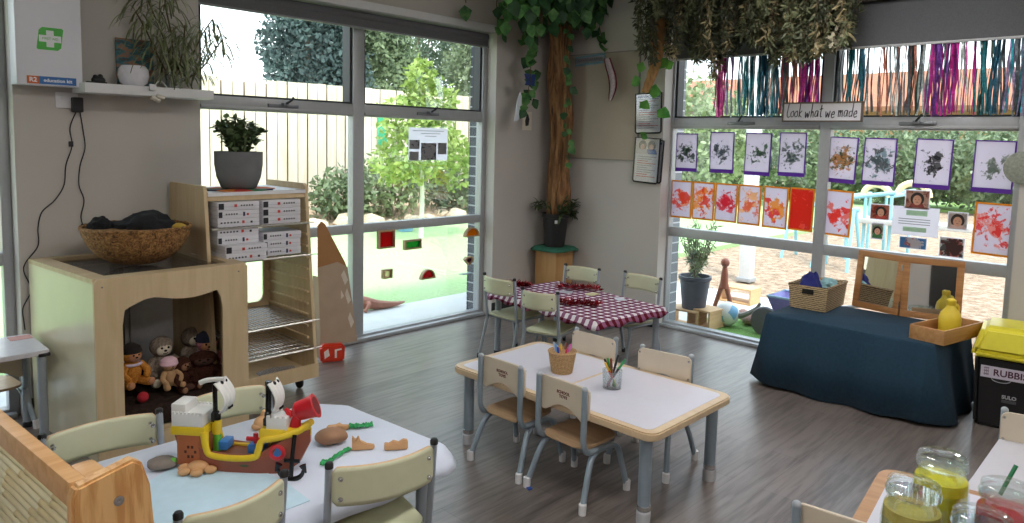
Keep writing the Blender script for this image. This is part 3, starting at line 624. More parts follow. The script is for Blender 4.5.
def toddler_chair(label, loc, rz, w=.27, h=.545, sh=.27, group='low chairs round the white activity table', logo=True):
    t = thing('toddler_chair', label, 'chair', loc, rz, group); hw = w/2; r = .0135
    MB().prism(rrect(w+.0, .27, .07), 0, .013, Matrix.Translation((0, .01, sh-.013)), bev=.003).build('seat', PLYC, t)
    for sx in (-1, 1):
        x = sx*hw
        p = MB().tube(bez([(x, -.13, h-.01), (x, -.13, sh+.08), (x, -.127, sh+.02), (x, -.10, sh-.022), (x, -.03, sh-.03), (x, .07, sh-.035), (x+sx*.004, .115, sh-.06), (x+sx*.01, .135, sh-.12), (x+sx*.022, .165, .03)], 5), r, 12).build('side_frame', STEELT, t)
        MB().ball((x, -.13, h-.008), (r*1.05, r*1.05, r*1.0), 14, 8).build('end_cap', plain('grey cap', '#a5acb2', .4), p)
        MB().lathe([(.017, 0), (.0175, .045), (.0145, .048)], 14).build('foot', WHITE, p, (x+sx*.024, .168, 0), (0, 0, 0))
        l = MB().tube(bez([(x-sx*.004, .0, sh-.032), (x, -.06, sh-.05), (x+sx*.012, -.10, sh-.1), (x+sx*.03, -.155, .03)], 5), r, 12).build('leg', STEELT, t)
        MB().lathe([(.017, 0), (.0175, .045), (.0145, .048)], 14).build('foot', WHITE, l, (x+sx*.032, -.159, 0))
    z0, z1 = h-.165, h-.008
    poly = [(-hw-.012+.03*(1-math.sin(a)), z1-.03+.03*math.cos(a)) for a in [PI/2*k/6 for k in range(6, -1, -1)]] + [(hw+.012-.03*(1-math.sin(a)), z1-.03+.03*math.cos(a)) for a in [PI/2*k/6 for k in range(7)]] + [(hw+.01, z0+.02), (hw-.012, z0)] + [(hw-.03-(w-.06)*k/12, z0+.045*math.sin(PI*k/12)) for k in range(13)] + [(-hw+.012, z0), (-hw-.01, z0+.02)]
    Mx = Matrix(((1, 0, 0, 0), (0, 0, 1, -.116), (0, 1, 0, 0), (0, 0, 0, 1)))
    bk = MB().prism(poly, 0, .014, Mx, bev=.002).build('backrest', LAMB, t)
    if logo:
        for k, (s, tx) in enumerate(((.019, 'SCHOOL'), (.019, 'TOYS'))):
            text_mesh(tx, s, LOGO, bk, (0.0, -.1165, h-.062-.019*k), (PI/2, 0, 0), 'logo', bold=.0006)
    b = MB()
    for sx in (-1, 1):
        for zz in (.03, .12): b.M = Matrix.Translation((sx*(hw-.0), -.10, h-zz)) @ Matrix.Rotation(-PI/2, 4, 'X'); b.lathe([(.006, 0), (.005, .004), (0, .005)], 10)
    b.build('bolt_caps', CHROME, bk)
    return t
PLYC = wood('warm plywood seat', '#c2a584', '#ac8d6c', 6, 0, .42, 8)
# white activity table and its chairs
t = thing('activity_table', 'low rectangular table with white top and wooden rim', 'table', (2.78, 2.12, 0))
MB().prism(rrect(.70, 1.24, .06, 6), .384, .42, bev=.006).build('tabletop', wood('table rim', '#dcc6a6', '#cdb290', 6, 1, .35, 8), t)
TW = plain('white laminate', '#d3d1dd', .3, var=.012)
for sy in (-1, 1): MB().prism(rrect(.625, .57, .035, 5, 0, sy*.2935), .4195, .4212).build('surface_panel', TW, t)
for sx in (-1, 1):
    for sy in (-1, 1):
        l = MB().cyl((sx*.282, sy*.545, .05), (sx*.282, sy*.545, .389), .027, n=24).build('leg', STEELT, t)
        MB().lathe([(.03, 0), (.0305, .05), (.027, .055)], 24).build('foot', plain('pale grey foot', '#b9bcc0', .5), l, (sx*.282, sy*.545, 0))
        MB().lathe([(.0285, 0), (.0285, .02), (.027, .021)], 24).build('collar', CHROME, l, (sx*.282, sy*.545, .058))
toddler_chair('low chair with printed back on the left side of the white table, farther from camera', (2.53, 2.345, 0), -PI/2)
toddler_chair('low chair with printed back on the left side of the white table, nearest the camera', (2.525, 1.955, 0), -PI/2-.03)
toddler_chair('low cream backed chair on the far side of the white table behind the marker basket', (3.02, 2.34, 0), PI/2, logo=False)
toddler_chair('low cream backed chair on the far side of the white table behind the marker glass', (3.03, 1.88, 0), PI/2+.12, logo=False)
# gingham table
t = thing('craft_table', 'grey legged table under the red checked cloth', 'table', (3.97, 3.15, 0), -.12)
MB().prism(rrect(.68, 1.08, .03), .44, .466, bev=.003).build('tabletop', LAMB, t)
for sx in (-1, 1):
    for sy in (-1, 1):
        l = MB().tube([(sx*.30, sy*.50, .02), (sx*.30, sy*.50, .442)], .023, 16).build('leg', STEEL, t)
        MB().lathe([(.026, 0), (.027, .025), (.022, .03)], 16).build('foot', BLACK, l, (sx*.30, sy*.50, 0))
MB().bx(-.30, .30, -.515, -.485, .40, .44).bx(-.30, .30, .485, .515, .40, .44).build('apron', STEEL, t)
GING = checker_cloth('gingham', '#e9e2e6', '#8c5a76', '#5a1522', .062)
def drape(w, d, over, amp, fre, seed, z):
    mb = MB(); n = 120
    def outline(k, off):
        p = rrect(w, d, .03, 6)
        # walk the outline evenly
        L = []; tot = 0
        for i in range(len(p)): q = p[(i+1) % len(p)]; l = math.hypot(q[0]-p[i][0], q[1]-p[i][1]); L.append(l); tot += l
        s = k/n*tot
        for i in range(len(p)):
            if s <= L[i]: a = p[i]; q = p[(i+1) % len(p)]; f = s/L[i] if L[i] else 0; x, y = a[0]+(q[0]-a[0])*f, a[1]+(q[1]-a[1])*f; break
            s -= L[i]
        m = math.hypot(x/w*2, y/d*2); nx = x if abs(x) > w/2-.031 else 0; ny = y if abs(y) > d/2-.031 else 0; l = math.hypot(nx, ny) or 1
        return x+nx/l*off, y+ny/l*off
    rings = [(0, 0), (.006, -.006), (.012, -.02), (.02, -over*.6), (.03, -over)]
    vs = []; fs = []
    for off, dz in rings:
        for k in range(n):
            wv = amp*math.sin(k*fre+seed)*(-dz/over)+amp*.6*math.sin(k*fre*.37+seed*2)*(-dz/over)
            x, y = outline(k, off+wv); vs.append((x, y, z+dz+(.012*math.sin(k*.9+seed) if dz == -over else 0)))
    for r_ in range(len(rings)-1):
        for k in range(n): fs.append((r_*n+k, r_*n+(k+1) % n, (r_+1)*n+(k+1) % n, (r_+1)*n+k))
    fs.append(tuple(range(n-1, -1, -1))); mb.add(vs, fs); return mb
tag(drape(.70, 1.10, .045, .005, .5, 1, .475).build('tablecloth', GING, loc=(3.97, 3.15, 0), rot=(0, 0, -.12), solid=.002), 'maroon and white checked cloth on the far craft table', 'tablecloth')
G2 = 'chairs round the checked table'
def mk(pa, pb, flip, z=.608):
    a, b = P(*pa, z=z), P(*pb, z=z); c = (a+b)/2; dx = b-a; w = math.hypot(dx.x, dx.y)
    ang = math.atan2(dx.y, dx.x)
    return c, ang, w
c, ang, w = mk((486, 276), (513, 282), 0)
steel_chair('green laminate chair at the far left side of the checked table, nearest the window', (c.x+.18, c.y, 0), -PI/2, .30, .63, group=G2)
c, ang, w = mk((525, 289), (556.5, 293), 0)
steel_chair('green laminate chair at the left side of the checked table, nearest the white table', (c.x+.14, c.y+.02, 0), -PI/2+.25, .26, .625, group=G2)
c, ang, w = mk((563.5, 267), (596, 272), 0)
steel_chair('green laminate chair at the far right side of the checked table by the plant stand', (c.x-.15, c.y-.02, 0), PI/2+.1, .31, .63, group=G2)
c, ang, w = mk((621.5, 274), (656.5, 282), 0)
steel_chair('green laminate chair at the right side of the checked table facing the left wall', (c.x-.16, c.y, 0), PI/2-.12, .34, .635, group=G2)
# tinsel on the checked cloth
FOIL = plain('red foil', '#8d0f1c', .22, .7, var=.5, vs=90)
for k, (px, py, s, lb) in enumerate(((519, 284, .07, 'red tinsel garland heaped at the far left corner of the checked cloth'), (577, 286.5, .13, 'long red tinsel garland across the far half of the checked cloth'), (578, 302, .12, 'red tinsel garland hanging by the left edge of the checked cloth'))):
    q = P(px, py, z=.50); mb = MB()
    for _ in range(330):
        u = rnd.uniform(-1, 1); v = rnd.gauss(0, .35)
        p = Vector((u*s*.75+v*s*.3, -u*s+v*s*.35, rnd.uniform(.0, .022))); d = rv(); d.z = abs(d.z)*.8
        mb.leaf(p, d, rv(), .045, .007)
    tag(mb.build('tinsel_garland', FOIL, loc=(q.x, q.y, .479)), lb, 'tinsel', 'red tinsel on the checked cloth')
for k, (px, py, cc, nm) in enumerate(((592, 294, '#d8d0a0', 'yellowish'), (620, 299, '#cfd0dc', 'pale grey'), (566, 292, '#b9b9c2', 'silver'))):
    q = P(px, py, z=.48); tag(MB().prism([(-.05, -.03), (.045, -.035), (.05, .02), (.0, .04), (-.045, .03)], 0, .004).build('craft_scrap', plain('scrap'+nm, cc, .6), loc=(q.x, q.y, .478), rot=(0, 0, k*1.1)), nm+' craft scrap lying on the checked cloth', 'paper scrap', 'craft scraps on the checked cloth')
# marker basket
def weave(name, c1, c2, su=1, sv=90, r=.8):
    m, nt, out = newmat(name); b = bsdf(nt, out, rough=r); v = coords(nt)
    n = noise(nt, coords(nt, (1, 1, 3)), sv, 3, .6); w_ = nt.nodes.new('ShaderNodeTexWave'); w_.wave_type = 'BANDS'; w_.bands_direction = 'Z'; w_.inputs['Scale'].default_value = sv*.35; w_.inputs['Distortion'].default_value = 3.0; w_.inputs['Detail'].default_value = 2; w_.inputs['Detail Scale'].default_value = 3
    nt.links.new(v, w_.inputs['Vector']); a = nt.nodes.new('ShaderNodeMath'); a.operation = 'MULTIPLY_ADD'; a.inputs[1].default_value = .5; nt.links.new(w_.outputs['Color'], a.inputs[0])
    h = nt.nodes.new('ShaderNodeMath'); h.operation = 'MULTIPLY'; h.inputs[1].default_value = .6; nt.links.new(n.outputs[0], h.inputs[0]); nt.links.new(h.outputs[0], a.inputs[2])
    rr = ramp(nt, a.outputs[0], [(.25, lin(c1)), (.7, lin(c2))]); nt.links.new(rr.outputs[0], b.inputs['Base Color']); bump(nt, b, a.outputs[0], .8, .006); return m
q = P(562.5, 374.5, z=.4212)
BQ = Vector((q.x+.03, q.y+.03, .4212))
t = thing('woven_basket', 'small woven straw basket of markers on the white table', 'basket', BQ); t.scale = (1.06, 1.06, 1.04)
m = MB(); n = 40; rows = 14; vs = []; fs = []
for i in range(rows*3+1):
    z = i/(rows*3)*.105; R0 = .05+.017*z/.105
    for j in range(n): vs.append(((R0+.0022*math.sin(j*PI+i*PI/1.5))*math.cos(TAU*j/n), (R0+.0022*math.sin(j*PI+i*PI/1.5))*math.sin(TAU*j/n), z))
for i in range(rows*3):
    for j in range(n): fs.append((i*n+j, i*n+(j+1) % n, (i+1)*n+(j+1) % n, (i+1)*n+j))
m.add(vs, fs); m.lathe([(.0, .002), (.05, .002), (.063, .1), (.067, .107), (.069, .104)], 40); m.build('basket_body', weave('straw weave', '#9a744a', '#d8b482', 1, 130), t)
MB().tube([(.067*math.cos(TAU*k/40), .067*math.sin(TAU*k/40), .105) for k in range(40)], .004, 6, closed=True).build('rim', weave('straw rim', '#a47c50', '#d8b482', 1, 200), t)
def marker(base, top, col, cap, label, group, r=.0055):
    base = Vector(base); top = Vector(top); d = top-base
    t = thing('marker_pen', label, 'marker', base, 0, group, rot=d.to_track_quat('Z', 'Y').to_euler())
    L = d.length; bar = plain('pen '+col, col, .4); cp = plain('pen '+cap, cap, .4)
    MB().lathe([(0, 0), (r*.9, 0), (r, .004), (r, L*.7)], 12).build('barrel', bar, t)
    MB().lathe([(r*1.08, L*.66), (r*1.12, L*.68), (r*1.05, L-.004), (r*.7, L), (0, L)], 12).build('cap', cp, t)
for k, (a, rr, col, cap, nm) in enumerate(((3.3, .035, '#3a48b0', '#3442a8', 'dark blue'), (2.7, .03, '#7fb0e2', '#6ea4de', 'light blue'), (4.4, .03, '#d8607c', '#cc4460', 'red'), (1.0, .02, '#e6c64a', '#dcb030', 'yellow'), (5.2, .03, '#d878b8', '#c85fa6', 'pink'), (5.9, .034, '#c894d4', '#b67cc8', 'mauve'), (.3, .036, '#8a4a3a', '#6f3428', 'brown'), (2.0, .035, '#cfd2da', '#b9bdc8', 'white'), (0.0, .045, '#2a2a2e', '#1c1c20', 'black'))):
    b = BQ+Vector((.3*rr*math.cos(a), .3*rr*math.sin(a), .004)); tp = BQ+Vector((1.35*rr*math.cos(a), 1.35*rr*math.sin(a), .14+.012*math.sin(k*2.1)))
    marker(b, tp, col, cap, nm+' marker standing in the woven straw basket', 'markers in the straw basket')
q = P(613, 390, z=.4212); GQ = Vector((q.x+.025, q.y+.025, .4212))
JAR = thin_glass('jar glass', '#f1f5f5', .07, .03, .03)
t = thing('marker_glass', 'clear glass tumbler of markers on the white table', 'glass', GQ)
MB().lathe([(0, .004), (.041, .004), (.046, .088), (.049, .088), (.044, 0), (0, 0)], 32).build('tumbler', JAR, t)
for k, (a, rr, col, cap, nm, hh) in enumerate(((3.1, .045, '#d8402c', '#e2b23c', 'red and yellow', .135), (2.7, .035, '#e8c63c', '#1e1e20', 'yellow with black cap', .145), (3.4, .02, '#8a5a3c', '#7a2a24', 'brown', .15), (2.2, .02, '#3f8a4a', '#3f9a50', 'green', .145), (5.4, .045, '#2c2c30', '#3a9c60', 'black with green cap', .14), (5.9, .05, '#8a2040', '#3aa068', 'maroon with green cap', .125), (5.0, .02, '#242428', '#1b1b1e', 'tall black', .165), (0.2, .03, '#e4e4e8', '#ececf0', 'white', .12))):
    b = GQ+Vector((-.6*rr*math.cos(a), -.6*rr*math.sin(a), .007)); tp = GQ+Vector((1.3*rr*math.cos(a), 1.3*rr*math.sin(a), hh))
    marker(b, tp, col, cap, nm+' marker leaning in the clear glass tumbler', 'markers in the glass tumbler')
q = P(529, 489, z=0); tag(MB().prism([(-.012, -.01), (.01, -.012), (.014, .006), (-.006, .012)], 0, .006).build('blue_scrap', plain('blue scrap', '#2f55a8', .5), loc=q), 'tiny blue scrap on the floor by the nearest low chair', 'scrap')
# ---------------- blue table in front
BT = (1.11, 2.225)
t = thing('play_table', 'low table under the pale blue cloth in the foreground', 'table', (BT[0], BT[1], 0))
outl = [(-.50, -.37), (.50, -.37), (.555, -.31), (.51, .25), (.41, .37), (-.50, .37)]
MB().prism(outl, .455, .478).build('tabletop', LAMB, t)
for x, y in ((-.44, -.31), (.47, -.30), (.42, .26), (-.44, .31)):
    l = MB().tube([(x, y, .02), (x, y, .456)], .022, 14).build('leg', STEEL, t); MB().lathe([(.025, 0), (.026, .03), (.022, .034)], 14).build('foot', BLACK, l, (x, y, 0))
def cloth_over(outl, over, z, n=160, amp=.018, lift=.12, flare=.03):
    P2 = [Vector(p) for p in outl]; L = [(P2[(i+1) % len(P2)]-P2[i]).length for i in range(len(P2))]; tot = sum(L)
    def at(k):
        s = k/n*tot
        for i in range(len(P2)):
            if s <= L[i]: a, b = P2[i], P2[(i+1) % len(P2)]; d = (b-a).normalized(); return a+d*s, Vector((d.y, -d.x))
            s -= L[i]
        return P2[0], Vector((0, -1))
    vs = []; fs = []; rings = [(.0, 0), (.008, -.004), (.014, -.016), (.02+(flare-.03)*.4, -over*.5), (flare, -over)]
    for off, dz in rings:
        for k in range(n):
            p, nn = at(k); w_ = amp*(math.sin(k*.42)+.6*math.sin(k*.17+1))*(-dz/over); q = p+nn*(off+w_*.8+abs(amp)*(-dz/over)); vs.append((q.x, q.y, z+dz*(1+lift*math.sin(k*.11)) if dz < -.02 else z+dz))
    for r_ in range(len(rings)-1):
        for k in range(n): fs.append((r_*n+k, r_*n+(k+1) % n, (r_+1)*n+(k+1) % n, (r_+1)*n+k))
    fs.append(tuple(range(n-1, -1, -1))); return MB().add(vs, fs)
CL = plain('pale blue cloth', '#cfd6e6', .85, var=.04, vs=4, bmp=.15, bs=12, bd=.01)
tag(cloth_over(outl, .065, .484, amp=.012).build('tablecloth', CL, loc=(BT[0], BT[1], 0), solid=.003), 'pale blue cloth draped over the foreground play table', 'tablecloth')
sh = [P(px, py, z=.49) for px, py in ((124, 500), (150, 480), (172, 467), (200, 463), (235, 464), (262, 470), (285, 481))]
poly = [(p.x, p.y) for p in sh] + [(1.10, 1.875), (.66, 1.875)]
tag(MB().prism(poly[::-1], .4865, .489).build('blue_sheet', plain('light blue felt', '#bfdaea', .9, var=.03), loc=(0, 0, 0)), 'wavy edged light blue sheet lying on the foreground cloth', 'sheet')
G3 = 'chairs round the blue cloth table'
def ends(pa, pb, z):
    a, b = P(*pa, z=z), P(*pb, z=z); c = (a+b)/2; v = b-a; return c, math.atan2(v.y, v.x), math.hypot(v.x, v.y)
c, ang, w = ends((329, 465), (434, 441), .63)
n = Vector((-math.sin(ang), math.cos(ang), 0)); cc = c+n*.17
steel_chair('green laminate chair in the foreground right of the other front chair', (cc.x, cc.y, 0), ang, w, .635, .34, .28, .12, G3)
c, ang, w = ends((178, 515), (284, 473), .63)
n = Vector((-math.sin(ang), math.cos(ang), 0)); cc = c+n*.17
steel_chair('green laminate chair in the foreground in front of the toy ship', (cc.x, cc.y, 0), ang, w, .635, .34, .28, .12, G3)
c, ang, w = ends((46, 439), (154, 415), .59)
steel_chair('green laminate chair behind the blue table left of the toy ship', (c.x, c.y+.03-.17, 0), ang+PI, .36, .595, .33, .28, .115, G3)
c, ang, w = ends((188, 404), (266, 387), .60)
steel_chair('green laminate chair behind the toy ship, half hidden by its sails', (c.x, c.y+.04-.17, 0), ang+PI, .33, .605, .33, .28, .115, G3)
# ------------------------------------------------------------------ discovery cabinet
t = thing('toy_cabinet', 'low plywood cabinet with wavy arched opening holding soft toys', 'cabinet', (1.4, 4.05, 0))
def L(x, y, z=0): return (x-1.4, y-4.05, z)
FL, FR_, BL, BR = (1.034, 3.69), (1.785, 3.69), (.955, 4.50), (1.785, 4.50)
XZ = Matrix(((1, 0, 0, 0), (0, 0, 1, 0), (0, 1, 0, 0), (0, 0, 0, 1)))
hole = []
for u in [i/24 for i in range(25)]:
    x = 1.165+.472*u; z = .735+.047*math.sin(min(1, u/.3)*PI/2) - (.028*math.sin((u-.3)/.7*PI) if u > .3 else 0) - (.05*max(0, (u-.95)/.05)**2)
    hole.append((x-1.4, z))
hole += [(1.645-1.4, .68), (1.645-1.4, .10), (1.625-1.4, .085), (1.175-1.4, .085), (1.155-1.4, .10), (1.155-1.4, .66)]
o = MB().prism([(FL[0]-1.4, .0), (FR_[0]-1.4, 0), (FR_[0]-1.4, .885), (FR_[0]-1.42, .90), (FL[0]-1.38, .90), (FL[0]-1.4, .885)], 3.68-4.05, 3.70-4.05, XZ, holes=[hole]).build('front_panel', PLY, t)
def wallp(a, b, z0, z1, th):
    a = Vector((a[0]-1.4, a[1]-4.05, 0)); b = Vector((b[0]-1.4, b[1]-4.05, 0)); d = (b-a).normalized(); n = Vector((-d.y, d.x, 0))*th
    q = [a, b, b+n, a+n]; return MB().prism([(p.x, p.y) for p in q], z0, z1)
wallp((BL[0], BL[1]), (FL[0]+.001, FL[1]+.012), .0, .895, .018).build('side_panel', plain('pale ply side', '#cdc3a6', .28, var=.04, vs=5), t)
wallp((FR_[0], FR_[1]+.012), (BR[0], BR[1]), .0, .895, .018).build('side_panel', PLY, t)
wallp((BR[0]-.02, BR[1]), (BL[0]+.02, BL[1]), 0, .895, .018).build('back_panel', plain('pale grey lining', '#d6d4d0', .5, var=.03), t)
top = [(FL[0]-1.4, -.35), (FR_[0]-1.4, -.35), (BR[0]-1.4, .45), (BL[0]-1.4, .45)]
inn = [(FL[0]-1.4+.07, -.285), (FR_[0]-1.4-.075, -.285), (BR[0]-1.4-.075, .385), (BL[0]-1.4+.09, .385)]
MB().prism(top, .876, .90, holes=[inn]).build('top_rim', PLYX, t)
MB().prism([(a*1.01, b*1.01) for a, b in inn], .862, .882).build('mirror_top', thin_glass('smoked acrylic', '#d2ccc4', .06, .03, .04, .4), t)
MB().bx(-.30, -.12, .40, .42, .1, .86).bx(-.12+.16, .30, .40, .42, .1, .86).build('inner_lining', plain('grey mirror lining', '#d3d5da', .35, 0), t)
MB().bx(-.085, -.03, .28, .33, .1, .86).build('inner_post', plain('dark brown post', '#2e2622', .6), t)
MB().bx(-.31, .33, -.30, .42, .06, .09).build('shelf', PLYX, t)
for x in (-.33, .335): MB().lathe([(0, 0), (.004, 0), (.004, .002), (0, .002)], 10).build('screw', CHROME, t, (x, -.37, .86), (PI/2, 0, 0))
CUSH = P(170, 393, y=3.84).z-.093
tag(MB().bx(-.30, .325, -.31, .33, 0, CUSH, .03).build('brown_cushion', fur('dark brown cloth', '#2a201c', '#3a2d27', 50), loc=(1.4, 4.05, .092)), 'dark brown cushion on the cabinet shelf under the soft toys', 'cushion')
# soft toys
SLO = fur('grey brown plush', '#7a6a5e', '#a89888', 45); CRE = plain('cream face', '#d9cdb8', .9, bmp=.2); BRN = fur('dark brown plush', '#2e1a14', '#523024', 45); ORG = fur('orange plush', '#b8742e', '#d69444', 40); TANF = plain('tan felt', '#b07a56', .9); EYE = plain('black eye', '#0c0c0c', .2)
def plush(label, px, py, y, s, body, face, extra=None, rz=0):
    q = P(px, py, y=y); t = thing('soft_toy', label, 'soft toy', (q.x, y, max(.093+CUSH, q.z-.31*s)), rz, 'soft toys in the cabinet'); t.scale = (s, s, s)
    m = MB(); m.ball((0, 0, .13), (.095, .08, .13)); bo = m.build('body', body, t)
    h = MB().ball((0, -.01, .31), (.095, .085, .088), 24, 16).build('head', body, t)
    MB().ball((0, -.062, .30), (.066, .035, .062)).build('face', face, h)
    for sx in (-1, 1): MB().ball((sx*.026, -.094, .315), .0095, 10, 8).build('eye', EYE, h)
    MB().ball((0, -.1, .292), (.013, .01, .009), 10, 8).build('nose', EYE, h)
    MB().tube([(-.02, -.096, .272), (0, -.099, .266), (.02, -.096, .272)], .003, 6).build('mouth', EYE, h)
    for sx in (-1, 1):
        MB().tube(bez([(sx*.07, -.02, .21), (sx*.12, -.07, .14), (sx*.08, -.12, .08)], 5), [.036, .037, .036, .035, .034, .033, .033, .034, .033, .03, .024], 10).build('arm', body, t)
        l = MB().tube(bez([(sx*.05, -.02, .05), (sx*.09, -.11, .035), (sx*.1, -.16, .045)], 5), [.042, .042, .042, .04, .04, .04, .04, .04, .04, .038, .03], 10).build('leg', body, t)
        MB().ball((sx*.1, -.178, .05), (.034, .018, .036)).build('paw', face, l)
    if extra: extra(t, h)
    return t
def hat(mat):
    def f(t, h):
        MB().lathe([(.098, .33), (.1, .345), (.085, .385), (.04, .415), (0, .42)], 20).build('hat', mat, h)
        MB().tube([(.088*math.cos(a), .083*math.sin(a)-.0, .215) for a in [k*TAU/20 for k in range(20)]], .014, 8, closed=True).build('scarf', plain('pale lilac scarf', '#cdbcd0', .9), t)
    return f
def bonnet(t, h): MB().lathe([(.105, .30), (.115, .32), (.1, .37), (.05, .405), (0, .41)], 20).build('bonnet', plain('pink bonnet', '#d9b3bd', .9), h)
plush('grey sloth soft toy with pale face on the left in the cabinet', 161, 346, 3.98, .64, SLO, CRE)
plush('grey sloth soft toy with pale face farther back on the right in the cabinet', 191, 343, 4.14, .64, SLO, CRE, rz=.2)
plush('small doll in orange suit at the left edge of the cabinet opening', 131, 354, 3.86, .52, ORG, TANF, hat(plain('dark hair felt', '#241c1a', .95, bmp=.5)), .2)
plush('doll with navy hat at the right side of the cabinet opening', 207, 345, 3.99, .62, fur('rose plush', '#9a5560', '#c08890', 40), TANF, hat(plain('navy felt', '#1d2233', .95)), -.2)
plush('small tan doll with pink bonnet beside the left sloth', 169, 364, 3.84, .40, plain('tan doll cloth', '#a5825c', .9), plain('doll face', '#b98f66', .9), bonnet, .1)
t = plush('big dark brown bear slumped at the right of the cabinet opening', 182, 372, 3.85, .46, BRN, plain('brown muzzle', '#8a6248', .9), rz=.3)
t = plush('second dark brown bear lying behind the slumped one on the right', 203, 366, 3.88, .7, BRN, plain('dark muzzle', '#4a2c20', .9), rz=-.3); t.scale = (.8, .6, .46)
q = P(142, 386, y=3.80); tag(MB().ball((0, 0, 0), (.028, .026, .028)).build('red_pompom', plain('red wool', '#a3202c', .95, bmp=.6), loc=(q.x, 3.79, .093+CUSH+.028)), 'small red pompom beside the doll in orange', 'pompom')
# ------------------------------------------------------------------ wicker bowl on the cabinet
q = P(136, 266, z=.90)
BC = Vector((q.x+.05, q.y+.12, .902))
t = thing('wicker_bowl', 'wide woven wicker bowl of black cloth on the cabinet', 'bowl', BC)
m = MB(); n = 64; vs = []; fs = []; rows = 26
for i in range(rows+1):
    u = i/rows; R0 = .10+.165*math.sin(u*PI/2*.92)**.8 if u > 0 else .10; z = .19*u**1.25
    for j in range(n):
        k = R0+.003*math.sin(j*PI*.5+i*1.9)+.004*mnoise.noise((j*.7, i*.9, 0)); vs.append((k*math.cos(TAU*j/n), k*math.sin(TAU*j/n), z))
for i in range(rows):
    for j in range(n): fs.append((i*n+j, i*n+(j+1) % n, (i+1)*n+(j+1) % n, (i+1)*n+j))
m.add(vs, fs); m.lathe([(0, .006), (.1, .006), (.19, .07), (.235, .14), (.252, .185)], 64)
def wicker():
    m_, nt, out = newmat('wicker weave'); b = bsdf(nt, out, rough=.75); v = coords(nt)
    n1 = noise(nt, coords(nt, (1, 1, 1)), 42, 4, .7, 1.5); r = ramp(nt, n1.outputs[0], [(.36, lin('#4a2e16')), (.5, lin('#94693a')), (.68, lin('#c89c60'))]); nt.links.new(r.outputs[0], b.inputs['Base Color']); bump(nt, b, n1.outputs[0], 1, .012); return m_
WICK = wicker(); m.build('bowl_body', WICK, t)
rm = MB()
rm.tube([(.262*math.cos(TAU*k/60), .262*math.sin(TAU*k/60), .19+.003*math.sin(k*2)) for k in range(60)], .009, 8, closed=True); rm.build('rim', WICK, t)
BCL = plain('black cloth', '#15161a', .95, var=.3, vs=20, bmp=.6, bs=25, bd=.02)
def lump(label, off, r, seed):
    b = bmesh.new(); bmesh.ops.create_icosphere(b, subdivisions=4, radius=1)
    for v in b.verts:
        k = 1+.32*mnoise.noise(v.co*1.8+Vector((seed, 0, 0)))+.1*mnoise.noise(v.co*5+Vector((seed, 0, 0))); v.co = Vector((v.co.x*r[0]*k, v.co.y*r[1]*k, v.co.z*r[2]*k))
    tag(MB().bm(b).build('black_cloth', BCL, loc=BC+Vector(off)), label, 'cloth', 'cloth in the wicker bowl')
lump('large bunched black cloth filling the wicker bowl', (.03, 0, .155), (.17, .15, .105), 3)
lump('small bunched black cloth at the left of the wicker bowl', (-.155, .07, .195), (.055, .06, .05), 8)
b = MB().ball((0, 0, 0), (.045, .05, .02)).build('yellow_cloth', plain('mustard cloth', '#b99a3e', .9, bmp=.4, bs=30), loc=BC+Vector((.175, -.08, .185))); tag(b, 'mustard cloth poking out at the right of the wicker bowl', 'cloth', 'cloth in the wicker bowl')
q = P(186, 252, z=.902); tag(MB().prism([(-.06, -.05), (.06, -.05), (.06, .05), (-.06, .05)], 0, .003).build('paper_note', plain('pinkish paper', '#d8c6bc', .8), loc=(1.735, 4.1, .901), rot=(0, 0, .1)), 'pinkish paper on the right rim of the cabinet top', 'paper')
# ------------------------------------------------------------------ puzzle trolley
TX0, TX1 = 1.68, 2.325
t = thing('puzzle_trolley', 'tall plywood trolley with wire shelves of puzzle boxes', 'shelf', (2.0, 4.1, 0))
TP = wood('trolley plywood', '#d0b994', '#c2a880', 4, 2, .5, 10)
YZ = lambda x: Matrix(((0, 0, 1, x), (1, 0, 0, 0), (0, 1, 0, 0), (0, 0, 0, 1)))
side = [(-.24, .10), (.36, .10), (.36, 1.285), (.345, 1.30), (-.10, 1.30), (-.12, 1.285)]
for x in (TX0, TX1-.02): MB().prism(side, 0, .02, YZ(x-2.0)).build('side_panel', TP, t)
# ridged runners inside the right panel
r = MB()
for k in range(13): r.bx(TX1-.034-2, TX1-.019-2, -.17+.001*k, .33, .26+.072*k, .275+.072*k, .003)
r.build('shelf_runners', TP, t)
MB().bx(TX0+.02-2, TX1-.02-2, -.13, .36, 1.243, 1.263).build('top', WHITE, t)
MB().bx(TX0+.02-2, TX1-.02-2, -.12, -.105, 1.215, 1.263).build('top_rail', TP, t)
bk = [(TX0+.02-2, .11), (TX1-.02-2, .11), (TX1-.02-2, 1.16), (TX0+.02-2, 1.16)]
hl = [(a+.0, b) for a, b in rrect(.50, .66, .05, 6, .01, .82)]
MB().prism(bk, .33, .348, XZ, holes=[hl]).build('back_frame', TP, t)
MB().bx(TX0+.02-2, TX1-.02-2, -.23, .34, .11, .135).build('base', TP, t); MB().bx(TX0-2, TX1-2, -.245, -.225, .10, .185).build('base_rail', TP, t)
WIRE = plain('chrome wire', '#b9b5ae', .3, .8)
def zat(px, py): return P(px, py, y=3.95).z
ZS = [1.062, .868, .46, .295]
for i, z in enumerate(ZS):
    yf = -.26+.05*(3-i)*.6
    w_ = MB()
    nx = 26 if i >= 2 else 22
    for k in range(nx): x = TX0+.03-2+(TX1-TX0-.06)*k/(nx-1); w_.tube([(x, yf, z), (x, .33, z)], .0022, 5)
    for k in range(9): y = yf+(.33-yf)*k/8; w_.tube([(TX0+.022-2, y, z-.004), (TX1-.022-2, y, z-.004)], .003, 5)
    w_.tube([(TX0+.022-2, yf, z), (TX1+.015-2, yf, z)], .004, 6); w_.build('wire_shelf', WIRE, t)
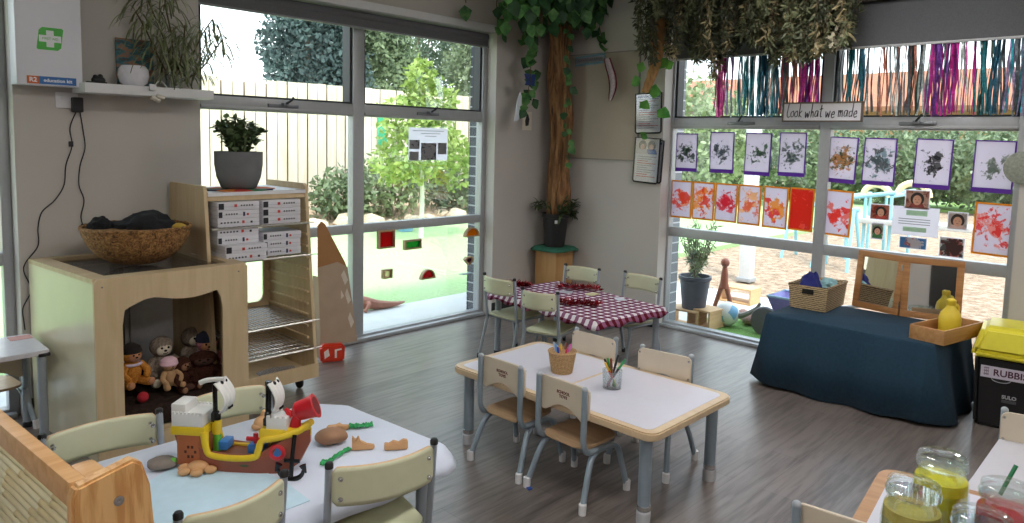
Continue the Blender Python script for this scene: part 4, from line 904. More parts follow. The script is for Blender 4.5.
for x, y in ((TX0+.06, -.18), (TX1-.05, -.10), (TX0+.06, .28), (TX1-.05, .28)):
    fk = MB(); fk.bx(x-2-.015, x-2+.015, y-.012, y+.012, .06, .10).build('caster_fork', CHROME, t)
    MB().lathe([(0, -.012), (.032, -.012), (.037, 0), (.032, .012), (0, .012)], 20).build('caster_wheel', BLACK, t, (x-2, y, .037), (0, PI/2, 0))
PB = plain('white puzzle card', '#d3d2d8', .5, var=.02); PK_ = plain('black print', '#1c1c22', .6); PR = plain('red print', '#c23a2e', .6); PBL = plain('navy print', '#242c4c', .6)
def puzzle(x, y, z, rz, label, v, wd=.245):
    t = thing('puzzle_box', label, 'puzzle box', (x, y, z), rz, 'white puzzle boxes on the trolley')
    h = .046; MB().bx(-wd/2, wd/2, 0, .24, 0, h, .003).build('box', PB, t)
    MB().bx(-wd/2-.001, wd/2+.001, -.001, .241, h*.42, h*.47).build('lid_edge', plain('lid seam', '#b3b2ba', .6), t)
    f = -.0008; pt = {0: MB(), 1: MB(), 2: MB(), 3: MB()}
    def sq(px_, h_, d, mi=0): pt[mi].box((px_, f, h_), d)
    n_, st_, o_ = [(6, .019, -.42), (5, .015, -.3), (5, .016, .06)][v % 3]
    for k in range(n_): sq(wd*o_+k*st_, h*.55, (st_*.55, .002, .008))
    if v % 3 == 0: sq(wd*.10, h*.55, (.014, .002, .016), 1); sq(wd*.3, h*.5, (.012, .002, .012), 3)
    elif v % 3 == 1: sq(-wd*.44, h*.5, (.02, .002, .032), 3); sq(wd*.12, h*.5, (.012, .002, .024), 2); sq(wd*.21, h*.45, (.012, .002, .012), 1)
    else: sq(-wd*.42, h*.5, (.03, .002, .034), 3); sq(-wd*.08, h*.55, (.016, .002, .016), 1)
    for mi, nm_, mt in ((0, 'title_print', PK_), (1, 'red_print', PR), (2, 'blue_print', PBL), (3, 'picture_print', PK_)):
        if pt[mi].v: pt[mi].build(nm_, mt, t)
names = ['bottom', 'middle', 'top']
z1 = ZS[0]+.007; z2 = ZS[1]+.007
for k in range(3):
    puzzle(1.86, 3.93, z1+.0475*k, 0, names[k]+' white puzzle box of the left stack on the upper wire shelf', k)
    puzzle(2.125, 3.93, z1+.0475*k, 0, names[k]+' white puzzle box of the right stack on the upper wire shelf', 2)
low = ['lowest white puzzle box of the left stack on the lower wire shelf, pulled forward', 'second lowest white puzzle box of the left stack on the lower wire shelf, pulled forward', 'second highest white puzzle box of the left stack on the lower wire shelf', 'highest white puzzle box of the left stack on the lower wire shelf']
for k in range(4): puzzle(1.875 if k < 2 else 1.86, 3.87 if k < 2 else 3.94, z2+.0465*k, [.05, -.02, 0, .02][k], low[k], [0, 2, 1, 0][k])
for k in range(3): puzzle(2.135, 3.945, z2+.0475*k, [0, .03, -.03][k], names[k]+' white puzzle box of the right stack on the lower wire shelf', 1)
q = P(290, 368, y=3.95)
t = tag(MB().prism([(-.12, -.09), (.1, -.1), (.13, .04), (.02, .1), (-.11, .07)], 0, .012, bev=.004).build('plastic_sleeve', thin_glass('plastic sleeve', '#e8e8ee', .2, .12, .25), loc=(2.12, 3.98, .136)), 'crumpled clear plastic sleeve on the trolley base', 'plastic sleeve')
# ------------------------------------------------------------------ felt mat and pot plant on the trolley
PC = Vector((P(239, 189, y=4.15).x, 4.15, 1.2635))
m = MB(); n = 12
for k in range(n):
    a0, a1 = TAU*k/n, TAU*(k+1)/n
    m.prism([(0, 0), (.2*math.cos(a0), .17*math.sin(a0)), (.215*math.cos((a0+a1)/2), .18*math.sin((a0+a1)/2)), (.2*math.cos(a1), .17*math.sin(a1))], 0, .006, mi=k % 4)
tag(m.build('felt_mat', [plain('felt '+c, c, .95) for c in ('#b8382a', '#3c7a50', '#4a4a5c', '#d07a34')], loc=PC), 'round patchwork felt mat under the grey pot', 'mat')
t = thing('potted_jade', 'leafy green plant in a round grey concrete pot on the trolley', 'potted plant', PC+Vector((0, 0, .0065))); t.scale = (.87, .87, .9)
CON = plain('grey concrete pot', '#6f7072', .8, var=.08, vs=12, bmp=.15, bs=60)
MB().lathe([(0, 0), (.1, 0), (.118, .012), (.145, .08), (.157, .16), (.158, .245), (.145, .245), (.142, .21), (0, .21)], 40).build('pot', CON, t)
MB().lathe([(0, .212), (.14, .212)], 30).build('soil', plain('soil', '#2c231c', .95, bmp=.6), t)
st = MB(); lf = MB()
for k in range(22):
    a = TAU*k/22+rnd.uniform(-.2, .2); R1 = rnd.uniform(.03, .18); top = Vector((R1*math.cos(a), R1*math.sin(a)*.8, .27+rnd.uniform(.05, .19)*(1.3-R1*3.2)+.02)); pp = bez([(R1*.3*math.cos(a), R1*.3*math.sin(a), .2), top*.6+Vector((0, 0, .1)), top], 5); st.tube(pp, .006, 6)
    for p in pp[3:]:
        for j in range(4):
            d = rv(); d.z *= .5; lf.leaf(p, d, (0, 0, 1), .052, .046, fold=.1)
st.build('stems', plain('green stem', '#4d5a34', .6), t); lf.build('leaves', leafmat('jade leaves', '#45573a', '#7d9266', 14, .15), t)
# ------------------------------------------------------------------ cardboard and packet
CB = plain('cardboard', '#b09a84', .85, var=.06, vs=8); CBI = plain('cardboard inside', '#a4764c', .85, var=.06, vs=8)
t = thing('cardboard_box', 'opened cardboard box with pointed flap between trolley and window', 'cardboard box', (2.85, 4.40, 0))
def cp(pts, y): return [(P(a, b, y=y).x-2.85, max(.01, P(a, b, y=y).z)) for a, b in pts]
body = cp([(321, 347), (357, 341), (356.5, 333), (347.5, 267), (338, 262), (318, 268)], 4.40)
MB().prism(body, 0, .008, XZ).build('front_panel', CB, t)
MB().prism(cp([(318, 270), (347.5, 269), (345, 262), (325, 224), (321.5, 221.5), (318, 226)], 4.43), .03, .037, XZ).build('flap', CBI, t)
bl = body[0][0]; br_ = body[1][0]
MB().bx(bl-.004, bl+.003, .008, .10, .012, .6).build('side_panel', CB, t)
for pts_ in ([(344, 270), (348, 280), (345, 285), (341, 275)], [(347, 288), (351, 300), (348, 304), (345, 294)], [(350, 312), (354, 322), (351, 328), (348, 318)], [(341, 290), (344, 296), (341, 299)]): MB().prism(cp(pts_, 4.40), -.0012, 0, XZ).build('torn_tape', plain('torn tape', '#d6cbbd', .4), t)
q = P(334, 362, z=0)
t = thing('red_packet', 'red and white packet on the floor beside the trolley', 'packet', (q.x, q.y+.03, 0), -.35)
m = MB(); m.prism([(-.08, 0), (.085, 0), (.09, .1), (.07, .125), (-.06, .13), (-.085, .11)], -.03, .03, XZ, bev=.012); m.build('packet_body', plain('red foil packet', '#d2381f', .35, var=.15, vs=30), t)
m = MB(); m.prism([(-.055, .03), (-.02, .05), (-.03, .10), (-.06, .08)], -.0325, -.0305, XZ).prism([(.015, .03), (.03, .03), (.03, .08), (.065, .085), (.062, .095), (.015, .09)], -.0325, -.0305, XZ); m.build('white_print', plain('packet white', '#e8ded8', .5), t)
# ------------------------------------------------------------------ wall shelf and what stands on it
t = thing('wall_shelf', 'white floating shelf on the back wall', 'shelf', (1.54, 4.41, 1.805))
MB().bx(-.345, .345, -.115, .119, -.008, .0445, .003).build('board', WHITE, t)
SZ = 1.85
t = thing('white_pot', 'round white ceramic pot on the wall shelf', 'pot', (P(134, 80, y=4.38).x, 4.385, SZ)); t.scale = (.93, .93, .93)
MB().lathe([(0, 0), (.05, 0), (.075, .02), (.087, .06), (.082, .1), (.066, .122), (.06, .122), (.06, .1), (0, .095)], 36).build('pot', plain('white ceramic', '#dcdbe2', .25), t)
def canvasmat():
    m_, nt, out = newmat('painted canvas'); b = bsdf(nt, out, rough=.6); v = coords(nt, (3, 1, 9)); n1 = noise(nt, v, 3, 3, .6)
    r = ramp(nt, n1.outputs[0], [(.3, lin('#7d4a34')), (.42, lin('#3a4a4a')), (.5, lin('#2f6f78')), (.58, lin('#9a6a4c')), (.7, lin('#4c4c5c'))]); nt.links.new(r.outputs[0], b.inputs['Base Color']); return m_
t = tag(MB().bx(-.10, .10, -.008, .008, 0, .275, .002).build('picture_panel', canvasmat(), loc=(P(132, 60, y=4.5).x+.015, 4.495, SZ), rot=(-.03, 0, 0)), 'dark striped picture leaning on the wall behind the white pot', 'picture')
t = thing('black_ornament', 'small black ornament at the left end of the wall shelf', 'ornament', (P(97, 81, y=4.38).x, 4.39, SZ))
m = MB(); m.box((0, 0, .006), (.1, .03, .012), None, .004); m.ball((.01, 0, .02), (.036, .02, .024)).ball((.02, 0, .04), (.014, .012, .014)).ball((-.005, 0, .038), (.012, .012, .012)); m.build('ornament', BLACK, t)
# trailing plant in a glass vase
VX = P(176, 85, y=4.36).x
t = thing('trailing_plant', 'tall trailing strappy green plant in a clear vase on the wall shelf', 'plant', (VX, 4.39, SZ))
MB().lathe([(0, .003), (.045, .003), (.05, .1), (.052, .1), (.048, 0), (0, 0)], 24).build('vase', JAR, t)
st = MB(); lf = MB()
def strand(p, d, L, W, droop, n=7):
    p = Vector(p); d = Vector(d).normalized(); sd = d.cross(Vector((0, 0, 1))); sd = sd.normalized() if sd.length > .01 else Vector((1, 0, 0)); vs = []; fs = []
    for i in range(n+1):
        w = W*math.sin(PI*(.12+.88*(1-i/n))**.8)*.5+.0006; vs += [p+sd*w, p-sd*w]; p = p+d*L/n; d = (d+Vector((0, 0, -droop/n))).normalized()
    for i in range(n): fs.append((2*i, 2*i+1, 2*i+3, 2*i+2))
    lf.add(vs, fs)
def at(px, py, y): q = P(px, py, y=y); return q-Vector((VX, 4.39, SZ))
stems = [[(0, 0, .03), at(168, 50, 4.40), at(150, 5, 4.36), at(140, -25, 4.34)], [(0, 0, .03), at(172, 40, 4.36), at(165, 0, 4.33), at(168, -30, 4.3)], [(0, 0, .02), at(190, 60, 4.36), at(202, 35, 4.33), at(212, 20, 4.3)], [(0, 0, .02), at(182, 55, 4.3), at(185, 25, 4.25)], [(.01, 0, .02), at(200, 70, 4.34), at(215, 50, 4.3), at(222, 40, 4.27)], [(0, 0, .02), at(160, 60, 4.34), at(146, 30, 4.3), at(136, 12, 4.3)]]
for si, s_ in enumerate(stems):
    pp = bez(s_, 8); st.tube(pp, .0045, 6)
    for i, p in enumerate(pp[4:]):
        for j in range(4 if si < 4 else 3):
            d = rv(); d.z = abs(d.z)*.5; strand(p, d, rnd.uniform(.12, .24), .009, rnd.uniform(1.4, 2.9))
st.build('stems', plain('brown stem', '#5c5236', .7), t); lf.build('leaves', leafmat('strappy leaves', '#56603e', '#a5aa82', 10, .3), t)
t = thing('cable_plug', 'white plug and short cable hanging over the shelf edge', 'plug', (P(152, 92, y=4.29).x, 4.285, 1.80))
MB().box((0, -.008, .045), (.035, .02, .035), None, .004).build('socket', WHITE, t); MB().tube([(-.01, -.01, -.01), (.035, -.012, -.03)], .012, 12).tube([(.02, -.01, .0), (.06, -.012, -.012)], .011, 12).build('plug', plain('off white plug', '#cfc9bd', .5), t)
MB().tube(bez([(.015, .0, .06), (.05, .02, .085), (.09, .04, .06), (.1, .05, .042)], 6), .003, 6).build('cable', WHITE, t)
# ------------------------------------------------------------------ first aid cabinet
t = thing('first_aid_cabinet', 'white wall mounted first aid cabinet with green cross', 'first aid cabinet', (1.062, 4.528, 1.825))
FA = plain('white powder coat', '#d9dae2', .4, var=.01)
MB().bx(-.148, .148, -.12, 0, 0, .58, .004).build('body', FA, t)
d = MB().bx(-.15, .15, -.14, -.1205, -.002, .582, .004).build('door', FA, t)
GR = plain('first aid green', '#4fb648', .5); OR_ = plain('orange label', '#cf6a34', .5); BL_ = plain('blue label', '#2f6bb0', .5)
def pxl(px, py): q = P(px, py, y=4.388); return q.x-1.062, q.z-1.825
cx, cz = pxl(50, 39)
g = MB(); w, h = .062, .058; g.prism([(cx-w, cz-h+.006), (cx-w+.006, cz-h), (cx+w*.55, cz-h), (cx+w*.8, cz-h*.75), (cx+w, cz+h-.006), (cx+w-.006, cz+h), (cx-w*.55, cz+h), (cx-w*.8, cz+h*.75)], -.1415, -.1402, XZ); g.build('green_emblem', GR, d)
g = MB(); a, b = .017, .05; g.prism([(cx-a, cz-b*.85), (cx+a, cz-b*.85), (cx+a, cz-a), (cx+b, cz-a), (cx+b, cz+a), (cx+a, cz+a), (cx+a, cz+b*.85), (cx-a, cz+b*.85), (cx-a, cz+a), (cx-b, cz+a), (cx-b, cz-a), (cx-a, cz-a)], -.1428, -.1415, XZ); g.build('white_cross', plain('cross white', '#e6e8ea', .5), d)
text_mesh('FIRST AID', .017, GR, d, (cx, -.1432, cz), (PI/2, 0, 0))
x0, z0 = pxl(27, 83); x1, z1 = pxl(76, 74); xm = x0+(x1-x0)*.24
MB().prism([(x0, z0), (xm, z0), (xm, z0+.04), (x0, z0+.04)], -.1415, -.1402, XZ).build('orange_label', OR_, d)
MB().prism([(xm, z0), (x1, z0), (x1, z0+.04), (xm, z0+.04)], -.1415, -.1402, XZ).build('blue_label', BL_, d)
LW = plain('label white', '#eceef2', .5)
text_mesh('R2', .032, LW, d, ((x0+xm)/2, -.142, z0+.02), (PI/2, 0, 0), bold=.0008); text_mesh('education kit', .025, LW, d, ((xm+x1)/2, -.142, z0+.02), (PI/2, 0, 0), bold=.0005)
MB().box((.151, -.11, .27), (.006, .03, .05), None, .002).build('lock', DARK, t)
# outlet, adapter, cables
q = P(68, 99, y=4.52)
t = thing('power_outlet', 'white power outlet below the first aid cabinet', 'power outlet', (q.x, 4.53, q.z-.01))
MB().bx(-.06, .05, -.01, 0, -.04, .045, .004).build('plate', WHITE, t); MB().bx(-.035, -.02, -.014, -.01, .01, .03, .002).bx(.02, .035, -.014, -.01, .01, .03, .002).build('switch', WHITE, t)
q2 = P(77.5, 105, y=4.49)
t = thing('power_adapter', 'black power adapter plugged into the wall outlet', 'power adapter', (q2.x, 4.495, q2.z))
MB().bx(-.026, .026, -.025, .022, -.04, .042, .008).build('adapter_body', BLACK, t)
def cable(pts, label, y=4.521):
    pp = bez([P(px, py, y=y) for px, py in pts], 6); tag(MB().tube(pp, .003, 6).build('power_cable', BLACKR), label, 'cable', 'black cables on the back wall')
cable([(76, 112), (70, 128), (72, 146), (66, 165), (64, 185), (55, 200), (42, 212), (38, 228), (38, 246), (26, 262), (24, 272), (31, 290), (23, 308), (24, 322), (25, 330)], 'black cable running from the adapter down to the left table')
cable([(80, 112), (83, 130), (85, 148), (80, 166), (79, 185), (84, 200), (81, 216), (83, 226)], 'black cable running from the adapter down behind the wicker bowl')
tag(MB().tube([P(83, 224, y=4.518), P(84, 231, y=4.518)], .011, 8).build('cable_plug', BLACK), 'small black plug at the cable end behind the wicker bowl', 'plug')
tag(MB().box(P(71, 144, y=4.518), (.022, .012, .03), None, .003).build('cable_clip', BLACK), 'small black clip on the left hanging cable', 'clip')
# ------------------------------------------------------------------ small left table and chair
t = thing('side_table', 'small white topped table with grey legs by the left window', 'table', (.60, 4.27, 0))
MB().prism(rrect(.68, .40, .02), .475, .50, bev=.003).build('tabletop', plain('white tabletop', '#d4d2da', .3), t)
for x in (-.31, .31):
    for y in (-.17, .17):
        l = MB().tube([(x, y, .02), (x, y, .476)], .021, 14).build('leg', STEEL, t); MB().lathe([(.024, 0), (.025, .025), (.02, .03)], 14).build('foot', BLACK, l, (x, y, 0))
MB().bx(.29, .342, -.205, -.16, .47, .485, .003).build('corner_cap', BLACK, t)
q = P(20, 338, z=.5); tag(MB().prism([(-.05, -.04), (.05, -.04), (.05, .04), (-.05, .04)], 0, .002).build('paper_card', plain('pink card', '#cf9f9a', .8), loc=(q.x, q.y, .5005)), 'small pink printed card on the left side table', 'card')
q = P(2, 352, z=.45)
toddler_chair('low chair with printed back at the small left side table', (q.x-.04, q.y+.16, 0), .1, .27, .45, .24, group='low chairs at the side table')
# ------------------------------------------------------------------ bamboo screen in the left foreground
S0, S1 = P(84, 478, z=.85), P(0, 410, z=.85)
d = (S1-S0); d.z = 0; ang = math.atan2(d.y, d.x); Ls = 1.5
t = thing('bamboo_screen', 'pine framed low screen filled with bamboo canes in the left foreground', 'screen', (S0.x, S0.y, 0), ang)
# local x runs away along the screen, y to the left of it
MB().bx(-.0, Ls, -.004, .03, .79, .85, .004).build('top_rail', PINEY, t)
MB().bx(0, Ls, -.0, .026, .12, .20, .004).build('bottom_rail', PINEY, t)
bam = MB()
BAMB = plain('bamboo cane', '#cfbf93', .42, var=.12, vs=7)
nz = 25
for k in range(nz):
    z = .215+(.785-.215)*k/(nz-1)*.985; r_ = .0094; xs = [0]; 
    pts = []; rs = []; off = rnd.uniform(0, .2); x = .005
    while x < Ls: pts += [(x, .017, z), (x+.005, .017, z), (x+.008, .017, z), (x+.012, .017, z), (x+.018, .017, z)]; rs += [r_, r_*1.2, r_*.95, r_*1.2, r_]; x += rnd.uniform(.17, .25) if x > .02 else off+.03
    pts.append((Ls, .017, z)); rs.append(r_); bam.tube(pts, rs, 14)
bam.build('bamboo_panel', BAMB, t); MB().bx(.002, Ls-.002, .001, .006, .20, .79).build('gap_shade_panel', plain('cane gap shade', '#5e4c30', .9, var=.2, vs=12), t)  # dark panel added behind the canes to paint shade between them
Mx = Matrix(((0, 0, 1, 0), (1, 0, 0, 0), (0, 1, 0, 0), (0, 0, 0, 1)))
eb = [(-.18, .0), (.042, .0), (.039, .70), (.036, .825), (.026, .848), (-.088, .872), (-.108, .858), (-.125, .80)]
PE = wood('pine end board', '#e4b67c', '#cb9358', 11, 2, .38, 10, (.42, .6))
e1 = MB().prism(eb, -.035, .0, Mx, bev=.006).build('end_board', PE, t)
MB().lathe([(0, 0), (.011, 0), (.011, .003), (.006, .004), (0, .003)], 16).build('screw', CHROME, e1, (-.0355, -.055, .79), (0, -PI/2, 0))
MB().prism(eb, Ls, Ls+.03, Mx, bev=.006).build('end_board', PE, t)
MB().bx(.0, .10, -.055, -.004, .80, .848, .012).build('side_brace', PINEY, t)
# ------------------------------------------------------------------ toy ship
A0, A1 = P(184, 466, z=.49), P(291, 472, z=.49)
ctr = (A0+A1)/2; dv = A1-A0; ang = math.atan2(dv.y, dv.x); Ln = math.hypot(dv.x, dv.y)
U = Ln/107.0    # metres per pixel of the side view
t = thing('toy_ship', 'plastic toy pirate ship with white sails on the blue cloth', 'toy ship', (ctr.x+.02, ctr.y+.015, .4875), ang); t.scale = (.97, .66, .93)
def S(px, py): return ((px-237.5)*U, (471-py)*U*1.02)
BRW = plain('brown plastic', '#8e4c38', .4, var=.05); YLW = plain('yellow plastic', '#e0c028', .35, var=.03); WPL = plain('white plastic', '#dfdedb', .35, var=.02); BLP = plain('black gloss plastic', '#121214', .25); REDP = plain('red plastic', '#c8202c', .3); BLUP = plain('blue plastic', '#2f6fb4', .35); GRNP = plain('green plastic', '#62b83a', .35); ORP = plain('orange brown plastic', '#b0683c', .45, var=.06)
# hull: lofted sections
secs = [(176, .060, 436, .052), (184, .070, 466, .062), (205, .074, 468, .068), (235, .076, 471, .07), (262, .074, 473, .066), (285, .06, 472, .046), (298, .036, 462, .02), (309, .010, 440, .006)]
topy = {176: 436, 184: 436, 205: 448, 235: 451, 262: 450, 285: 436, 298: 430, 309: 427}
vs = []; fs = []; npr = 9
for px, hw, by, bw in secs:
    x, zb = S(px, by); _, zt = S(px, topy[px])
    for k in range(npr):
        u = k/(npr-1)*2-1; a = abs(u)
        if a > .5: f = (a-.5)*2; y = math.copysign(bw+(hw-bw)*f, u); z = zb+(zt-zb)*f
        else: y = bw*u*2; z = zb
        vs.append((x, y, max(z, .002)))
for i in range(len(secs)-1):
    for k in range(npr-1): fs.append((i*npr+k, i*npr+k+1, (i+1)*npr+k+1, (i+1)*npr+k))
fs.append(tuple(range(npr))); fs.append(tuple((len(secs)-1)*npr+k for k in range(npr)))
h = MB().add(vs, fs).build('hull', BRW, t, ang=50, solid=.006)
def strip(pts, y, z_, name, mat, wd=.012, hh=.010, parent=t):
    m = MB()
    for sy in (-1, 1):
        p = [(S(a, b)[0], sy*c, S(a, b)[1]) for a, b, c in pts]; m.tube(p, hh/2, 8, flat=1.0)
    return m.build(name, mat, parent)
# yellow rail sweeping along the waist to the bow on both sides
rail = [(206, 430, .072), (209, 446, .075), (214, 453, .077), (235, 455, .078), (258, 453, .077), (262, 446, .075), (266, 436, .071), (280, 433, .062), (298, 428, .036), (310, 420, .008)]
m = MB()
for sy in (-1, 1):
    pp = bez([(S(a, b)[0], sy*c, S(a, b)[1]) for a, b, c in rail], 4); m.tube(pp, .012, 10)
m.build('yellow_rail', YLW, t)
d0, d1 = S(265, 436), S(308, 425)
MB().prism([(S(262, 0)[0], -.068), (S(285, 0)[0], -.06), (S(309, 0)[0], -.01), (S(311, 0)[0], 0), (S(309, 0)[0], .01), (S(285, 0)[0], .06), (S(262, 0)[0], .068)], S(0, 434)[1], S(0, 425)[1], bev=.003).build('bow_deck', YLW, t)
MB().prism([(S(206, 0)[0], -.066), (S(264, 0)[0], -.066), (S(264, 0)[0], .066), (S(206, 0)[0], .066)], S(0, 458)[1], S(0, 455)[1]).build('waist_deck', plain('deck brown', '#7a4a30', .5), t)
# stern cabin
x0, x1 = S(177, 0)[0], S(206, 0)[0]; zb, zt = S(0, 466)[1], S(0, 432)[1]
cb = MB().bx(x0+.004, x1, -.07, .07, zb, zt, .006).build('cabin', ORP, t)
def dpoly(px0, px1, py0, py1, y0, y1, name, mat, par, bev=.002): 
    a = S(px0, py0); b = S(px1, py1); return MB().bx(a[0], b[0], y0, y1, a[1], b[1], bev).build(name, mat, par)
dr = dpoly(181, 202, 463, 434, -.076, -.07, 'cabin_door', plain('cabin door brown', '#a85f36', .5), t)
m = MB()
for a, b in ((191, 446), (195, 446), (188, 451), (198, 451), (191, 456), (195, 456)): q = S(a, b); m.box((q[0], -.0765, q[1]), (.008, .002, .01), None)
m.build('door_cutouts', plain('dark cutout', '#4a2616', .7), dr)
dpoly(173, 208, 434, 425, -.08, .08, 'cabin_roof', YLW, t, .006)
rf = dpoly(174, 206, 425, 412, -.078, .078, 'roof_wall', WPL, t, .005)
m = MB()
for k in range(8): q = S(176+k*4, 412); m.bx(q[0]-.004, q[0]+.005, -.078, -.068, q[1]-.004, q[1]+.007, .001).bx(q[0]-.004, q[0]+.005, .068, .078, q[1]-.004, q[1]+.007, .001)
m.build('battlements', WPL, rf)
dpoly(172, 187, 416, 403, -.06, .06, 'stern_block', WPL, t, .006)
q = S(174, 466); MB().ball((q[0]-.002, -.06, q[1]+.01), (.012, .012, .012)).build('rudder_wheel', GRNP, t)
# masts
for (pa, pb, name) in ((213, 0, 'aft'), (265, 0, 'fore')):
    pass
b0, b1 = S(213, 455), S(213, 424); mp = MB().cyl((b0[0], 0, b0[1]), (b0[0], 0, S(0, 434)[1]), .014).build('mast_base', GRNP, t)
MB().cyl((b0[0], 0, S(0, 437)[1]), (b0[0], 0, S(0, 422)[1]), .0175).build('mast_collar', YLW, t)
a = MB(); a.cyl((b0[0]-.004, 0, S(0, 422)[1]), (b0[0]-.006, 0, S(0, 382)[1]), .0085); a.lathe([(.0, S(0, 424)[1]), (.017, S(0, 424)[1]), (.017, S(0, 416)[1]), (.011, S(0, 413)[1])], 16, (b0[0]-.003, 0, 0)); ma = a.build('aft_mast', BLP, t)
f0 = S(266, 434); MB().cyl((f0[0]-.004, 0, S(0, 437)[1]), (f0[0]-.004, 0, S(0, 427)[1]), .0165).build('mast_collar', YLW, t)
a = MB(); a.cyl((f0[0], 0, S(0, 430)[1]), (f0[0]+.004, 0, S(0, 379)[1]), .0105); a.lathe([(.0, S(0, 425)[1]), (.018, S(0, 425)[1]), (.018, S(0, 419)[1]), (.013, S(0, 417)[1]), (.014, S(0, 412)[1]), (.008, S(0, 410)[1])], 16, (f0[0]+.001, 0, 0)); mf = a.build('fore_mast', BLP, t)
def sail(name, px, ptop, pbot, bulge, w_top, w_bot, par):
    def fn(u, v):
        z = S(0, pbot)[1]+(S(0, ptop)[1]-S(0, pbot)[1])*v; y = (u-.5)*2*(w_bot+(w_top-w_bot)*v)
        x = S(px, 0)[0]+bulge*math.sin(PI*(.15+.85*v))*1.0+.012*math.cos((u-.5)*PI)+.002*math.cos(u*PI*10); return (x, y, z)
    s_ = MB().grid(fn, 24, 14).build(name, WPL, par, solid=.004, ang=60)
    for u, v in ((.35, .95), (.62, .95), (.4, .12), (.6, .12)): MB().ball(fn(u, v), (.0075, .0075, .0075), 8, 6).build('sail_patch', BLP, s_)
    return s_
sail('aft_sail', 216, 380, 411, .034, .062, .06, ma)
sail('fore_sail', 270, 378, 409, .026, .058, .055, mf)
q0, q1 = S(196, 383), S(222, 379)
MB().tube(bez([(q0[0], 0, q0[1]-.004), (q0[0]+.03, 0, q0[1]+.008), (q1[0], 0, q1[1])], 5), .009, 10).build('yard_arm', WPL, ma)
# white gunwale house at the bow, waist fittings, cannon
g = dpoly(268, 289, 430, 413, -.052, .052, 'bow_wall', WPL, t, .005)
m = MB()
for k in range(4): q = S(270+k*5.2, 413); m.bx(q[0]-.005, q[0]+.006, -.052, -.042, q[1]-.003, q[1]+.006, .001).bx(q[0]-.005, q[0]+.006, .042, .052, q[1]-.003, q[1]+.006, .001)
m.build('battlements', WPL, g)
dpoly(217, 226, 452, 443, -.03, .05, 'blue_bench', BLUP, t, .004); dpoly(249, 262, 452, 443, -.05, .05, 'blue_bench', BLUP, t, .004)
m = MB(); q = S(255, 439); m.tube([(q[0]-.032, -.02, q[1]), (q[0]+.032, -.02, q[1])], .0085, 10).tube([(q[0], -.02, q[1]-.02), (q[0], -.02, q[1]+.022)], .0085, 10); m.build('red_wheel', REDP, t)
q = S(207, 440); MB().box((q[0]+.003, -.06, q[1]), (.014, .02, .06), None, .004).build('yellow_post', YLW, t)
m = MB(); p0, p1 = Vector((S(297, 409)[0], 0, S(297, 409)[1])), Vector((S(315, 402)[0], 0, S(315, 402)[1])); dd = (p1-p0).normalized()
m.tube([p0-dd*.02, p0-dd*.012, p0, p0+dd*.03, p1-dd*.012, p1, p1+dd*.001], [.01, .022, .034, .037, .04, .045, .037], 20)
m.tube([(p0.x-.022, 0, p0.z-.02), (p0.x-.045, 0, p0.z+.008)], [.014, .007], 10)
cn = m.build('cannon', REDP, t); MB().cyl((S(294, 424)[0], 0, S(294, 426)[1]), (S(296, 412)[0], 0, S(296, 412)[1]), .02, .014).build('cannon_mount', REDP, t)
MB().lathe([(0, 0), (.033, 0), (.0, -.004)], 18).build('cannon_bore', plain('dark red', '#7a1018', .5), cn, p1+dd*.0015, dd.to_track_quat('Z', 'Y').to_euler())
# porthole, anchor
q = S(280, 448); Mr = Matrix.Translation((q[0], -.063, q[1])) @ Matrix.Rotation(PI/2, 4, 'X')
m = MB(); m.M = Mr; m.tube([(.0225*math.cos(TAU*k/28), .0225*math.sin(TAU*k/28), 0) for k in range(28)], .0075, 10, closed=True); ph = m.build('porthole', REDP, t)
m = MB(); m.M = Mr; m.lathe([(0, -.004), (.02, -.004), (.02, .002), (0, .002)], 20); m.build('porthole_glass', BLUP, ph)
m = MB(); q = S(294, 456); ax, az = q; yb = -.088; ax += .012
m.tube([(ax+.003, yb+.02, S(0, 428)[1]), (ax, yb, S(0, 448)[1]), (ax, yb-.022, S(0, 472)[1])], .0075, 8); m.tube([(ax-.026, yb-.004, S(0, 453)[1]), (ax+.026, yb-.004, S(0, 453)[1])], .0075, 8)
m.tube([(ax+.042*math.cos(a), yb-.022, S(0, 461)[1]+.036*math.sin(a)*.9) for a in [PI+PI*k/12 for k in range(13)]], [.006+.0035*math.sin(PI*k/12) for k in range(13)], 8)
for sx in (-1, 1): m.tube([(ax+sx*.052, yb-.022, S(0, 463)[1]), (ax+sx*.04, yb-.022, S(0, 455)[1])], [.003, .013], 8)
m.build('anchor', BLP, t)
m = MB(); q = S(240, 462); m.ball((q[0], -.069, q[1]), (.045, .006, .006)).ball((q[0]+.025, -.07, q[1]-.002), (.02, .006, .007)); m.build('moulded_fish', plain('mossy green plastic', '#4a5a34', .5), t)
# ------------------------------------------------------------------ loose parts on the blue cloth
STN = plain('grey brown stone', '#7c726a', .7, var=.15, vs=14, bmp=.3, bs=25); BST = plain('brown stone', '#9a7458', .65, var=.12, vs=14, bmp=.25, bs=25)
CVW = wood('carved wood', '#cfa273', '#b98958', 6, 0, .55, 8)
def rock(px, py, r, mat, label, seed, name='stone', cat='stone', rz=0, grp=None, z=.4875):
    b = bmesh.new(); bmesh.ops.create_icosphere(b, subdivisions=3, radius=1)
    for v in b.verts:
        k = 1+.2*mnoise.noise(v.co*1.3+Vector((seed*3, 0, 0))); v.co = Vector((v.co.x*r[0]*k, v.co.y*r[1]*k, v.co.z*r[2]*k))
    q = P(px, py, z=z); o = MB().bm(b).build(name, mat, loc=(q.x, q.y, z+r[2]*.93), rot=(0, 0, rz)); return tag(o, label, cat, grp)
rock(163, 468, (.05, .036, .02), STN, 'dark grey stone behind the stern of the toy ship', 2, rz=-.5)
rock(331, 443, (.056, .042, .029), BST, 'smooth brown stone right of the toy ship bow', 5, rz=-.5)
